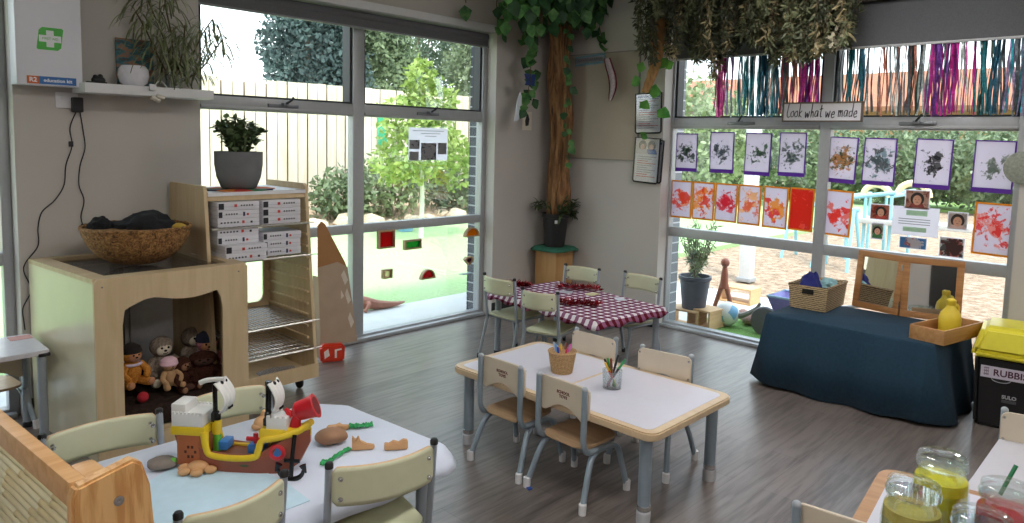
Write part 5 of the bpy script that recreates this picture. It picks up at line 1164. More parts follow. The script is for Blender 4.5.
def flat(px, py, poly, h, mat, label, name, cat, grp=None, bev=.003, rz=0, z=.4875, tilt=0, up=False):
    q = P(px, py, z=z); s = .0032
    if up: mn = min(b for a, b in poly); return tag(MB().prism([(a*s, (b-mn)*s) for a, b in poly], -h/2, h/2, XZ, bev=bev).build(name, mat, loc=(q.x, q.y, z), rot=(0, 0, rz-.6)), label, cat, grp)
    return tag(MB().prism([(a*s, b*s) for a, b in poly], 0, h, bev=bev).build(name, mat, loc=(q.x, q.y, z), rot=(tilt, 0, rz-.55)), label, cat, grp)
flat(338, 429, [(-14, -4), (-6, -6), (0, -3), (10, -6), (14, 0), (6, 2), (2, 9), (-3, 4), (-12, 3)], .016, CVW, 'carved wooden starfish behind the brown stone', 'wooden_starfish', 'wooden toy')
flat(363, 449, [(-12, -6), (12, -6), (13, -2), (4, 0), (-3, 4), (-5, 10), (-8, 5), (-12, 10)], .022, CVW, 'carved wooden animal with ears to the right of the brown stone', 'wooden_animal', 'wooden toy', up=True)
flat(396, 449, [(-13, -6), (13, -6), (13, 4), (8, 5), (3, 2), (-3, 4), (-8, 1), (-13, 2)], .022, CVW, 'wavy carved wooden piece nearest the table corner', 'wooden_wave', 'wooden toy', up=True)
q = P(196, 469, z=.49)
t = thing('wooden_turtle', 'small carved wooden pieces lying in front of the ship cabin', 'wooden toy', (q.x, q.y-.02, .4885), -.55)
m = MB(); m.ball((0, 0, .018), (.035, .026, .02)); m.build('shell', CVW, t)
for a, b in ((-.045, .012), (.045, .012), (-.04, -.02), (.04, -.02), (.0, -.035)): MB().ball((a, b, .012), (.02, .016, .013)).build('foot', CVW, t)
t = tag(MB().ball((0, 0, .022), (.032, .024, .026)).ball((.02, .012, .045), (.018, .016, .02)).ball((-.02, .0, .012), (.02, .02, .014)).build('wooden_bear', CVW, loc=P(262, 428, z=.4875)), 'carved wooden bear shape behind the fore mast', 'wooden toy')
GRC = plain('green crepe', '#2f9a58', .7, var=.3, vs=40)
def crepe(px, py, label, sx, sy, rz):
    q = P(px, py, z=.4875); mb = MB()
    mb.grid(lambda u, v: ((u-.5)*2*sx, (v-.5)*2*sy*(.7+.5*mnoise.noise((u*4, px, 0)))+.012*mnoise.noise((u*5, py, 1)), .004+.016*abs(mnoise.noise((u*9, v*5, px)))), 24, 8)
    tag(mb.build('green_crepe', GRC, loc=(q.x, q.y, .488), rot=(0, 0, rz), solid=.002), label, 'paper scrap', 'green crepe scraps on the cloth')
crepe(361, 427, 'bright green crepe scrap behind the carved wooden pieces', .045, .025, -.5); crepe(336, 458, 'green crepe strip lying in front of the brown stone', .075, .014, .35)
# ------------------------------------------------------------------ cloth covered table by the right window
NAVY = plain('navy teal cloth', '#1a374a', .95, var=.14, vs=60, bmp=.25, bs=200)
t = thing('display_table', 'low wooden table hidden under the navy cloth', 'table', (4.96, 1.535, 0))
MB().bx(-.30, .30, -.485, .475, .435, .465, .003).build('tabletop', PLYX, t); MB().bx(-.305, .305, -.488, .478, .015, .06, .003).build('base_board', PLY, t)
for x in (-.27, .27):
    for y in (-.455, .445): MB().bx(x-.022, x+.022, y-.022, y+.022, 0, .436, .004).build('leg', PLY, t)
tag(cloth_over([(-.315, -.505), (.33, -.555), (.315, .485), (-.315, .485)], .452, .472, n=150, amp=.026, lift=.03, flare=.075).build('tablecloth', NAVY, loc=(4.96, 1.535, 0), solid=.003), 'navy cloth draped over the display table by the right window', 'tablecloth')
TZ = .4745
# rectangular basket
SEA = weave('seagrass weave', '#4f3b26', '#cdb188', 1, 75, .85)
t = thing('seagrass_basket', 'rectangular seagrass basket with blue cloth on the navy table', 'basket', (5.15, 1.885, TZ), .03); t.scale = (1.15, 1.02, 1.1)
m = MB(); n = 26
def rb(hx, hy, z, amp, ph):
    return [(hx*a+amp*math.sin(k*PI+ph)*(1 if abs(a) == 1 else 0), hy*b_+amp*math.sin(k*PI+ph)*(1 if abs(b_) == 1 else 0), z) for k, (a, b_) in enumerate([(-1+2*i/n, -1) for i in range(n)]+[(1, -1+2*i/n) for i in range(n)]+[(1-2*i/n, 1) for i in range(n)]+[(-1, 1-2*i/n) for i in range(n)])]
rows = 20; vs = []; fs = []; N = 4*n
for i in range(rows+1): vs += rb(.165+.012*i/rows, .115+.012*i/rows, .15*i/rows, .0028, i*PI)
for i in range(rows):
    for k in range(N): fs.append((i*N+k, i*N+(k+1) % N, (i+1)*N+(k+1) % N, (i+1)*N+k))
m.add(vs, fs); m.bx(-.165, .165, -.115, .115, 0, .008); m.build('basket_body', SEA, t, solid=.007)
MB().tube([(-.177, -.127, .15), (.177, -.127, .15), (.177, .127, .15), (-.177, .127, .15)], .009, 8, closed=True).build('rim', SEA, t)
MB().box((-.178, .0, .118), (.012, .075, .032), None, .005).build('handle_hole_shade', plain('handle shadow black', '#17130f', .9), t)  # solid black block painting the shade inside the handle opening
def clothlump(label, loc, r, seed, mat, peak=0):
    b = bmesh.new(); bmesh.ops.create_icosphere(b, subdivisions=4, radius=1)
    for v in b.verts:
        k = 1+.3*mnoise.noise(v.co*1.6+Vector((seed, 0, 0)))+.12*mnoise.noise(v.co*4+Vector((seed, 0, 0))); z = v.co.z
        v.co = Vector((v.co.x*r[0]*k*(1-peak*max(0, z)), v.co.y*r[1]*k*(1-peak*max(0, z)), z*r[2]*k))
    return tag(MB().bm(b).build('folded_cloth', mat, loc=loc), label, 'cloth', 'cloth in the seagrass basket')
clothlump('royal blue cloth heaped in the seagrass basket', (5.09, 1.915, TZ+.155), (.10, .07, .10), 2, plain('royal blue cloth', '#22286e', .9, bmp=.4, bs=25), .55)
clothlump('pale teal cloth in the seagrass basket behind the blue one', (5.20, 1.84, TZ+.15), (.08, .06, .05), 6, plain('pale teal cloth', '#8fb8bc', .9, bmp=.4, bs=25))
# folding mirror
MIR = plain('mirror silver', '#e6e8e8', .02, 1.0, var=0)
t = thing('folding_mirror', 'hinged pair of wooden framed mirrors standing on the navy table', 'mirror', (5.275, 1.385, TZ))
def mpanel(a, b, name):
    v = Vector(b)-Vector(a); ang = math.atan2(v.y, v.x); w = v.length; h = .405
    o = MB(); f = .042
    o.bx(0, w, -.014, .014, 0, f, .003).bx(0, w, -.014, .014, h-f, h, .003).bx(0, f, -.014, .014, f, h-f, .003).bx(w-f, w, -.014, .014, f, h-f, .003)
    fo = o.build('mirror_frame', OAK, t, (a[0], a[1], 0), (-.11, 0, ang)); MB().bx(f-.003, w-f+.003, -.004, .004, f-.003, h-f+.003).build('mirror_glass', MIR, fo)
mpanel((.075, .325), (0, .003), 'l'); mpanel((0, -.003), (.085, -.345), 'r')
h_ = MB()
for z in (.08, .33): h_.cyl((-.012, 0, z-.02), (-.012, 0, z+.02), .005)
h_.build('hinge', CHROME, t)
# wooden tray with jug
c0 = P(914, 340, z=TZ); c1 = P(940, 347, z=TZ); c2 = P(985, 335, z=TZ)
v = c2-c1; ang = math.atan2(v.y, v.x); LW_ = .47; WW = .20
u_ = Vector((math.cos(ang), math.sin(ang), 0)); n_ = Vector((-u_.y, u_.x, 0)); tc_ = c1+u_*(LW_/2+.04)+n_*WW/2
t = thing('wooden_tray', 'open pine tray holding the yellow jug on the navy table', 'tray', (tc_.x, tc_.y, TZ), ang)
TR = wood('tray pine', '#c49563', '#a87846', 6, 0, .5, 10); a, b, h = LW_/2, WW/2, .085
MB().bx(-a, a, -b, b, 0, .008).bx(-a, a, -b, -b+.012, .008, h, .002).bx(-a, a, b-.012, b, .008, h, .002).bx(-a, -a+.012, -b+.012, b-.012, .008, h, .002).bx(a-.012, a, -b+.012, b-.012, .008, h, .002).build('tray_body', TR, t)
q = P(953, 322, z=TZ+.02); t = thing('yellow_jug', 'small yellow plastic jug with handle standing in the pine tray', 'jug', (tc_.x+.0, tc_.y+.0, TZ+.0085), .3); q = tc_+u_*.03
t.location = (q.x, q.y, TZ+.0085)
t.scale = (1.22, 1.22, 1.22)
YJ = plain('yellow jug plastic', '#e2c63a', .35, var=.03)
MB().lathe([(0, 0), (.046, 0), (.05, .008), (.05, .085), (.044, .11), (.024, .135), (.019, .15), (.022, .155), (.022, .175), (.014, .182), (0, .182)], 28).build('jug_body', YJ, t)
MB().tube(bez([(.018, -.01, .14), (.05, -.03, .142), (.062, -.036, .11), (.056, -.03, .075), (.045, -.022, .065)], 5), .0085, 10).build('jug_handle', YJ, t)
q = tc_+u_*-.12; tag(MB().prism([(-.05, -.055), (.07, -.055), (.07, .05), (-.05, .055)], 0, .004).build('printed_card', plain('printed card', '#b9b3ae', .7, var=.3, vs=60), loc=(q.x, q.y, TZ+.0085), rot=(0, 0, ang)), 'grey printed card lying flat in the pine tray', 'card')
# ------------------------------------------------------------------ rubbish bin
b0, b1 = P(973, 424, z=0), P(1006, 431, z=0); v = b1-b0; ang = math.atan2(v.y, v.x)   # local +x runs along the front to the right
t = thing('rubbish_bin', 'black rubbish bin with yellow lid beside the navy table', 'bin', (b0.x, b0.y, 0), ang)
BN = plain('black bin plastic', '#101012', .42, var=.1); WB = .42; DB = .36
def taper(x0, x1, y0, y1, z0, z1, k):
    b = bmesh.new(); bmesh.ops.create_cube(b, size=1)
    for q in b.verts: f = 1 if q.co.z > 0 else k; q.co = Vector(((x0+x1)/2+q.co.x*(x1-x0)*f, (y0+y1)/2+q.co.y*(y1-y0)*f, (z0+z1)/2+q.co.z*(z1-z0)))
    bmesh.ops.bevel(b, geom=b.edges[:], offset=.025, segments=3, affect='EDGES'); return b
bd = MB().bm(taper(-.02, WB-.02, -.02, DB-.02, 0, .43, .92)).build('bin_body', BN, t)
YL = plain('yellow bin lid', '#e2d63c', .35, var=.03)
m = MB(); b = bmesh.new(); bmesh.ops.create_cube(b, size=1)
for q in b.verts: f = 1 if q.co.z < 0 else .80; q.co = Vector((WB/2-.02+q.co.x*(WB+.035)*f, DB/2-.02+q.co.y*(DB+.035)*f, .515+q.co.z*.16))
bmesh.ops.bevel(b, geom=b.edges[:], offset=.03, segments=3, affect='EDGES'); m.bm(b); m.bm(taper(-.038, WB-.002, -.038, DB-.002, .412, .452, 1)); m.build('lid', YL, t)
m = MB().bx(.015, .40, -.0225, -.0205, .300, .368); sg = m.build('sign', plain('sign white', '#c9c3d0', .5), t, rot=(0, 0, 0)); sg.rotation_euler = (.0, 0, 0)
m = MB()
for k in range(3): m.bx(.03, .055, -.0236, -.0226, .352-.018*k, .360-.018*k)
for x in (.033, .042, .050): m.bx(x, x+.003, -.0236, -.0226, .312, .35)
m.build('sign_icon', plain('icon grey', '#8a7f8c', .6), sg)
text_mesh('RUBBISH', .052, plain('maroon print', '#4a2238', .6), sg, (.075, -.0232, .333), (PI/2, 0, 0), align='LEFT', bold=.0012)
text_mesh('SULO', .028, plain('grey print', '#a5a5a8', .6), bd, (.16, -.0215, .20), (PI/2, 0, 0), bold=.0012)
MB().bx(.125, .195, -.0225, -.0205, .168, .184).build('small_print', plain('dark grey print', '#4a4a4d', .7), bd)
MB().tube([(.115+.045*math.cos(a), -.021, .298-.018*math.sin(a)) for a in [PI*k/10 for k in range(11)]], .0022, 6).build('handle_outline', plain('pale outline', '#a0a0a4', .6), bd)
# ------------------------------------------------------------------ jar table in the right foreground
JZ = .42
cor = P(884, 467, z=JZ); X1, Y1 = cor.x, cor.y
dj = P(860, 518, z=JZ)-P(881, 489, z=JZ); ja = 1.9*math.atan2(-dj.y, -dj.x)
jl = cor-Vector((.34*math.cos(ja)-.45*math.sin(ja), .34*math.sin(ja)+.45*math.cos(ja), 0)); print('jar table angle', math.degrees(ja))
t = thing('jar_table', 'low wooden rimmed table carrying glass jars in the right foreground', 'table', (jl.x, jl.y, 0), ja)
MB().prism(rrect(.70, .92, .07, 6), JZ-.032, JZ, bev=.006).build('tabletop', wood('jar table rim', '#c99a68', '#b58352', 6, 1, .35, 8), t)
MB().prism(rrect(.61, .83, .04, 6), JZ-.0005, JZ+.0012).build('surface_panel', TW, t)
for x in (-.27, .27):
    for y in (-.38, .38): MB().cyl((x, y, 0), (x, y, JZ-.031), .027, n=20).build('leg', STEELT, t)
w0 = P(1000, 437, z=JZ)
t = thing('white_table', 'pale topped table beside the jar table at the right edge', 'table', (w0.x-.16, w0.y-.40, 0))
WX = max(.1, (w0.x-(X1+.015))/2)
t.location = (X1+.018+WX, w0.y-.40, 0)
MB().prism(rrect(2*WX, .80, .012, 4), JZ-.03, JZ, bev=.003).build('tabletop', plain('pale laminate top', '#c9c8d0', .35, var=.02), t)
for x in (-WX+.05, WX-.05):
    for y in (-.35, .35): MB().cyl((x, y, 0), (x, y, JZ-.029), .022, n=16).build('leg', STEEL, t)
q = P(830, 512, z=.545); toddler_chair('low cream backed chair at the far side of the jar table, bottom right', (q.x+.13, q.y-.03, 0), -PI/2+.1, .27, .545, .27, 'chairs at the jar table', logo=False)
q = P(1022, 412, z=.545); toddler_chair('low cream backed chair by the rubbish bin at the right edge', (q.x-.10, q.y-.10, 0), PI/2+.2, .27, .545, .27, 'chairs at the jar table', logo=False)
def jar(px, py, cols, label, fill=.15, hgt=.235):
    q = P(px, py, z=JZ+hgt); t = thing('glass_jar', label, 'jar', (q.x, q.y, JZ+.0015), 0, 'glass jars on the jar table')
    R_ = .078
    MB().lathe([(0, .004), (R_*.95, .004), (R_, .02), (R_*1.02, .12), (R_*.93, .165), (R_*.83, .178), (R_*.83, .19), (R_*.9, .196), (R_*.9, .203), (R_*.86, .203), (R_*.79, .19), (R_*.79, .176), (R_*.97, .12), (R_*.96, .02), (R_*.9, 0), (0, 0)], 40).build('jar_body', JARG, t)
    MB().lathe([(R_*.74, .2035), (R_*.92, .2035), (R_*.94, .21), (R_*.92, .216), (R_*.80, .219), (R_*.80, .226), (R_*.88, .229), (R_*.87, .236), (R_*.78, .240), (0, .238)], 40).build('lid', JARG, t)
    z = .006; step = (fill-.006)/len(cols)
    for c, nm in cols: MB().lathe([(0, z), (R_*.93, z), (R_*.945, z+step*.5), (R_*.93, z+step-.0005), (0, z+step-.0005)], 32).build('contents', plain('jar '+nm, c, .6, var=.12, vs=40, bmp=.3, bs=50), t); z += step
JARG = thin_glass('thick jar glass', '#f4f9f8', .045, .03, .0, .3)
jar(943, 456, [('#ffe228', 'yellow')], 'glass jar of yellow paint powder, farthest from the camera', .165)
jar(914, 483, [('#1f9a50', 'green'), ('#ccb558', 'ochre')], 'glass jar with ochre and green contents, leftmost of the four', .16)
jar(1009, 487, [('#c02a36', 'red')], 'glass jar of red contents with a green stick at the right edge', .165)
jar(983, 516, [('#4a64a8', 'blue'), ('#d8dce4', 'white')], 'glass jar with blue and white contents, nearest the camera', .16)
q = P(1006, 480, z=JZ+.19); tag(MB().tube([(-.012, .008, -.028), (.03, -.02, .06)], .006, 8).build('green_stick', plain('green stick', '#1f7a4a', .4), loc=(q.x-.015, q.y, q.z-.012)), 'green stick poking from the red jar', 'stick')
# ------------------------------------------------------------------ paintings on the right window
XP = 5.452
def rect_at(l, tp, r, b, x=XP):
    a = P((l+r)/2, tp, x=x); c = P((l+r)/2, b, x=x); e = P(l, (tp+b)/2, x=x); g = P(r, (tp+b)/2, x=x)
    return Vector((x, (e.y+g.y)/2, (a.z+c.z)/2)), e.y-g.y, a.z-c.z
PUR = paper('purple card', '#7444b0', .35); ORA = paper('orange card', '#eca436', .35)
GRP1, GRP2 = 'purple backed paintings on the right window', 'orange backed paintings on the right window'
def painting(box, back, cols, seed, label, grp, tilt=0, m_=(.008, .03), scale=20, thr=.56, base='#e9e4f0', off=(0, 0), fall=.2, up=.2):
    c, w, h = rect_at(*box); t = thing('painting', label, 'painting', c, -PI/2, grp, rot=(0, tilt, -PI/2))
    i0, i1, j0, j1 = -w/2+m_[0], w/2-m_[0]*1.2, -h/2+m_[1], h/2-m_[0]
    MB().prism([(-w/2, -h/2), (w/2, -h/2), (w/2, h/2), (-w/2, h/2)], -.0015, 0, XZ, holes=[[(i0+.003, j0+.003), (i1-.003, j0+.003), (i1-.003, j1-.003), (i0+.003, j1-.003)]]).build('card_border', back, t)
    pm = blotch('paint '+label[:40], base, cols, seed, scale, thr, (off[0], -.002, off[1]), min(w, h)*.5, fall, up)
    MB().bx(-w/2+m_[0], w/2-m_[0]*1.2, -.003, -.0015, -h/2+m_[1], h/2-m_[0]).build('painted_sheet', pm, t)
row1 = [((676, 133.5, 697.5, 171.5), ['#53735a', '#3a4a46'], 1, 'green grey painting on purple card, first from the left'), ((710, 132, 734, 173), ['#8a95a0', '#4a5862'], 2, 'sparse blue grey painting on purple card, second from the left'), ((745, 133, 771, 175.5), ['#4f7a52', '#3f5f4a'], 3, 'small green patch painting on purple card, third from the left'), ((779, 132.5, 806, 176.5), ['#7d8c88', '#4f5f5e'], 4, 'grey green painting on purple card just left of the middle window bar'), ((826, 137, 857, 183), ['#8a8a5a', '#4f5a3c', '#d09a6a'], 5, 'olive and peach painting on purple card just right of the middle window bar'), ((863, 138, 896, 185.5), ['#8fa8b0', '#5a6468'], 6, 'pale blue and grey painting on purple card, sixth from the left'), ((914.5, 139, 952, 189), ['#4a4c50', '#2e3034'], 7, 'black spotted painting on purple card, seventh from the left'), ((973, 140.5, 1015, 193), ['#a8b0a8', '#7d8a80'], 8, 'faint grey green painting on purple card, last on the right')]
for i, (bx_, cols, sd, lb) in enumerate(row1): painting(bx_, PUR, cols, sd, lb, GRP1, [.0, -.02, .03, .01, .06, .03, .04, .03][i]*.6, thr=[.6, .64, .64, .6, .6, .585, .63, .65][i])
row2 = [((671, 180.5, 692, 218), ['#f4a47a', '#ea5c48'], 11, 'orange red painting on orange card, first from the left'), ((692.5, 182, 714.5, 220), ['#f4b04c', '#f28a30', '#ea5c44'], 12, 'orange blob painting on orange card, second from the left'), ((715, 183.5, 737.5, 222), ['#ec5468', '#e03450'], 13, 'crimson streak painting on orange card, third from the left'), ((738, 185, 761, 225), ['#f4c894', '#ee8464'], 14, 'pale peach and red ring painting on orange card, fourth from the left'), ((763, 186.5, 788, 228.5), ['#ec4034', '#f2b040'], 15, 'red and yellow painting on orange card, fifth from the left'), ((789, 188, 814, 231), ['#ee4a34', '#f26a50', '#e23a2c'], 16, 'sheet covered all over in red on orange card beside the middle window bar'), ((822, 190, 852, 236), ['#f08478', '#ec443a'], 17, 'red speckled painting on orange card right of the middle window bar'), ((973, 203, 1013, 256), ['#f0a098', '#ec4844'], 18, 'red painting on orange card alone at the right edge')]
for i, (bx_, cols, sd, lb) in enumerate(row2): painting(bx_, ORA, cols, sd, lb, GRP2, [.0, .0, .01, .01, .02, .02, .04, .02][i], (.012, .014), 13, .44 if i == 5 else .61, fall=.1 if i == 5 else .16)
GRP3 = 'photo prints on the right window'
def pr(box, base, cols, seed, label, cat='photo', name='photo_print', extra=None, rad=.6, grp=GRP3):
    c, w, h = rect_at(*box); t = thing(name, label, cat, c, 0, grp, rot=(0, 0, -PI/2))
    MB().bx(-w/2, w/2, -.0012, 0, -h/2, h/2).build('sheet', PAPER, t)
    if cols: MB().bx(-w/2+.006, w/2-.006, -.0022, -.0012, -h/2+.006, h/2-.006).build('picture', blotch('pic '+label[:40], base, cols, seed, 22, .47, (0, 0, 0), min(w, h)*rad), t)
    if extra: extra(t, w, h)
SKN = plain('print skin', '#d09a80', .7, var=.05); HRD = plain('print dark hair', '#2f231f', .7)
def face(cx=0, s=1, shirt='#b0625a', hair=HRD):
    def f(t, w, h):
        k = min(w, h)*s; m = MB(); M0 = Matrix.Translation((cx*w, -.0026, 0))
        m.M = M0; m.prism([(.36*k*math.cos(a), .40*k*math.sin(a)+.02*k) for a in [TAU*i/20 for i in range(20)]], 0, .0004, XZ); m.build('printed_hair', hair, t)
        m = MB(); m.M = M0; m.prism([(.23*k*math.cos(a), .29*k*math.sin(a)-.04*k) for a in [TAU*i/20 for i in range(20)]], -.0006, 0, XZ); m.build('printed_face', SKN, t)
        m = MB(); m.M = M0; m.prism([(-.42*k, -.5*h+.01), (.42*k, -.5*h+.01), (.3*k, -.24*k), (-.3*k, -.24*k)], -.0004, .0, XZ); m.build('printed_shirt', plain('print shirt '+shirt, shirt, .7), t)
        m = MB(); m.M = M0
        for sx in (-1, 1): m.box((sx*.09*k, -.001, 0), (.05*k, .0006, .03*k))
        m.box((0, -.001, -.16*k), (.12*k, .0006, .025*k)); m.build('printed_features', HRD, t)
    return f
pr((905, 190, 930, 209), '#c98f7a', ['#8a4a3e', '#e0b8a4'], 21, 'warm close up photo at the top of the cluster on the right pane', extra=face(0, .9, '#8a3a34'))
pr((870, 204, 890, 220), '#c8806a', ['#a83c34'], 22, 'reddish photo of a person left of the green lined sheet', extra=face(.05, .85, '#b8443a'))
pr((871, 222.5, 884, 239.5), '#cfd0d0', ['#7a9a6a'], 23, 'photo of a dark haired person in green below the reddish photo', extra=face(0, .95, '#3f7a4a'))
pr((899, 237, 927, 249), '#5a8fd0', ['#d87a6a', '#e8e8f0'], 24, 'long blue sky coloured photo below the green lined sheet')
pr((947.5, 212, 968, 230), '#d8d2d0', ['#b8a8a0'], 25, 'photo of a smiling dark haired person right of the green lined sheet', extra=face(0, .95, '#d0b0a8'))
pr((939, 237.5, 964.5, 257.5), '#dcdcd8', ['#c0503c', '#3a3a3c'], 26, 'photo with red and green patches lowest on the right')
def lines(t, w, h):
    gp = plain('pale green print', '#a8ccae', .7); MB().bx(-w*.2, w*.25, -.002, -.0012, h*.2, h*.38).build('green_band', gp, t); MB().bx(-w*.25, w*.25, -.002, -.0012, -h*.36, -h*.2).build('green_band', gp, t)
    m = MB()
    for k in range(3): m.bx(-w*.36, w*.32, -.002, -.0012, h*.06-h*.085*k, h*.06-h*.085*k+.005)
    m.build('text_lines', plain('grey print lines', '#8a8a90', .7), t)
pr((892, 207, 939, 236), None, [], 27, 'white notice with pale green bands between the photos', 'notice', 'notice_sheet', lines)
# handwritten sign
c, w, h = rect_at(783.5, 102.5, 862.5, 121.5, 5.372)
t = thing('wooden_sign', 'white sign reading Look what we made in a brown frame', 'sign', (5.372, c.y, c.z), 0, rot=(0, -.0, -PI/2))
MB().bx(-w/2, w/2, -.006, .006, -h/2, h/2).build('board', plain('sign board', '#e6e3ea', .6, var=.015), t)
m = MB(); b = .011
m.bx(-w/2-.004, w/2+.004, -.014, .008, h/2-b+.004, h/2+.004).bx(-w/2-.004, w/2+.004, -.014, .008, -h/2-.004, -h/2+b-.004).bx(-w/2-.004, -w/2+b-.004, -.014, .008, -h/2, h/2).bx(w/2-b+.004, w/2+.004, -.014, .008, -h/2, h/2); m.build('frame', plain('driftwood', '#6f6258', .7, var=.15, vs=40), t)
G = {'L': ([[(.1, 1.15), (.0, .3), (.15, 0), (.35, .1)]], .4), 'o': ([[(.3, .5), (.05, .35), (.1, .02), (.38, .1), (.35, .45), (.25, .5)]], .45), 'k': ([[(.1, 1.15), (.1, 0)], [(.4, .55), (.12, .25), (.42, 0)]], .45), 'w': ([[(.0, .5), (.1, 0), (.25, .4), (.38, 0), (.5, .55)]], .6), 'h': ([[(.1, 1.15), (.08, 0)], [(.08, .3), (.28, .5), (.36, 0)]], .45), 'a': ([[(.38, .5), (.1, .45), (.06, .05), (.3, .1), (.38, .5), (.42, 0)]], .5), 't': ([[(.2, .95), (.18, .05), (.35, .03)], [(.02, .6), (.4, .66)]], .4), 'e': ([[(.05, .25), (.35, .3), (.28, .52), (.05, .3), (.15, 0), (.4, .1)]], .45), 'm': ([[(.0, .55), (.04, 0)], [(.04, .3), (.2, .55), (.24, 0)], [(.24, .3), (.4, .55), (.48, 0)]], .58), 'd': ([[(.35, .45), (.08, .4), (.1, .02), (.36, .12)], [(.42, 1.2), (.38, 0)]], .5), ' ': ([], .3)}
txt = 'Look what we made'; tw = sum(G[ch][1] for ch in txt); s = (w-.06)/tw; x = -w/2+.03; m = MB()
for i, ch in enumerate(txt):
    for st_ in G[ch][0]: m.tube(bez([(x+(px+.12*pz)*s*.92, -.0068, -h*.28+pz*s*1.35+.004*math.sin(i)) for px, pz in st_], 4), .0034, 5)
    x += G[ch][1]*s
m.build('handwriting', plain('ink', '#2b2b38', .7), t)
# ------------------------------------------------------------------ tinsel curtains
def foil(nm, c): return plain('foil '+nm, c, .3, .55, var=.35, vs=60)
FO = {'mag': foil('magenta', '#b8288a'), 'lil': foil('lilac', '#a090b8'), 'sil': foil('silver', '#b8c2c2'), 'teal': foil('teal', '#2a7a86'), 'dteal': foil('dark teal', '#2a6078'), 'pale': foil('pale blue', '#c4dae4'), 'cop': foil('copper', '#a86a58'), 'dk': foil('dark', '#5c646c'), 'grn': foil('bottle green', '#263c34'), 'pink': foil('pink', '#d85aa0'), 'pur': foil('purple', '#6a3a8c'), 'turq': foil('turquoise', '#3ab0c4')}
FK = list(FO)
def tinsel(label, ranges, zb):
    t = MB(); x = 5.395
    for (p0, p1, keys, dens) in ranges:
        ya, yb = P(p0, 85, x=x).y, P(p1, 85, x=x).y; n = int((ya-yb)/.0062*dens*1.25)
        for _ in range(n):
            y = rnd.uniform(yb, ya); key = rnd.choice(keys); zt = 2.315; z0_ = zb+rnd.uniform(-.01, .03); wd = rnd.uniform(.004, .008); ph = rnd.uniform(0, 6); N_ = 9; vs = []; fs = []; xx = x+rnd.uniform(-.012, .012); dr = rnd.uniform(-.02, .02)
            for i in range(N_+1):
                f = i/N_; z = zt+(z0_-zt)*f; a = ph+f*rnd.uniform(2, 5); yy = y+dr*f+.006*math.sin(ph+f*6); dx, dy = math.cos(a)*wd*.6, math.sin(a)*wd*.4+wd*.8
                vs += [(xx-dx, yy-dy, z), (xx+dx, yy+dy, z)]
            for i in range(N_): fs.append((2*i, 2*i+1, 2*i+3, 2*i+2))
            t.add(vs, fs, FK.index(key))
    o = t.build('tinsel_curtain', [FO[k] for k in FK]); tag(o, label, 'tinsel curtain', 'tinsel curtains', 'stuff')
tinsel('pink and teal tinsel curtain over the upper left pane of the right window', [(716, 725, ['mag', 'pink'], 1.5), (725, 733, ['lil', 'sil'], .8), (733, 746, ['sil', 'teal', 'pale'], .55), (746, 760, ['teal', 'dteal', 'sil'], 1.0), (760, 768, ['dteal'], 1.5), (768, 774, ['pale'], 1.6), (774, 781, ['teal', 'dteal'], 1.2), (781, 798, ['cop', 'dk', 'pink'], 1.0), (798, 818, ['mag', 'pink', 'pur'], 1.3)], 1.83)
tinsel('teal, purple and silver tinsel curtain over the upper right pane of the right window', [(838, 848, ['dk'], .35), (848, 853, ['teal'], 1.4), (853, 858, ['dk'], .3), (858, 864, ['dteal', 'teal'], 1.5), (864, 905, ['dk', 'sil', 'cop'], .42), (905, 920, ['dk', 'grn', 'cop'], .9), (920, 932, ['pink', 'sil', 'dk'], .7), (930, 940, ['pur', 'mag'], 1.0), (940, 955, ['mag', 'pur', 'dk'], 1.2), (955, 975, ['sil', 'mag', 'dk'], .5), (975, 990, ['teal', 'grn', 'sil'], .9), (990, 1004, ['dteal', 'dk'], .8), (1004, 1030, ['turq', 'dk', 'lil'], .6)], 1.83)
# ------------------------------------------------------------------ the rest of the room that the mirrors show
struct('door_1', MB().bx(-3.0, -2.96, -1.85, -1.0, 0, 2.05, .004).bx(-2.965, -2.955, -1.08, -1.05, .98, 1.02), plain('dark door', '#25221f', .5), 'dark door on the left wall seen in the mirror')
# ------------------------------------------------------------------ corner plant, stand and hanging greenery
n0 = P(556, 250, y=4.185)
SX, SY = n0.x+.125, 4.185+.125; SZT = P(556, 249, x=n0.x).z
t = thing('plant_stand', 'square timber box stand in the room corner', 'stand', (SX, SY, 0))
MB().bx(-.125, .125, -.125, .125, .0, SZT-.012, .003).build('box', wood('stand birch', '#c79a64', '#b3854e', 4, 2, .5, 8), t)
tag(cloth_over(rrect(.30, .30, .05, 5), .03, SZT, n=60, amp=.005).build('green_cloth', plain('green felt', '#2f6a55', .95, var=.1), loc=(SX, SY, 0), solid=.002), 'dark green cloth on top of the corner stand', 'cloth')
t = thing('artificial_tree', 'black pot holding the tall brown fake tree trunk in the corner', 'artificial tree', (SX-.01, SY-.01, SZT+.003))
MB().lathe([(0, 0), (.09, 0), (.118, .27), (.128, .275), (.128, .31), (.115, .31), (.11, .26), (0, .26)], 32).build('pot', plain('black pot', '#161618', .45), t)
MB().box((-.09, -.085, .24), (.025, .004, .03), Euler((0, 0, -.8))).build('pot_label', WHITE, t)
def barkmat():
    m_, nt, out = newmat('peeling trunk bark'); b = bsdf(nt, out, rough=.85); n1 = noise(nt, coords(nt, (9, 9, 1.1)), 3.0, 5, .7, .8)
    r = ramp(nt, n1.outputs[0], [(.34, lin('#3a2616')), (.48, lin('#8a613c')), (.68, lin('#b98d60'))]); nt.links.new(r.outputs[0], b.inputs['Base Color']); bump(nt, b, n1.outputs[0], 1, .03); return m_
TB = barkmat(); m = MB()
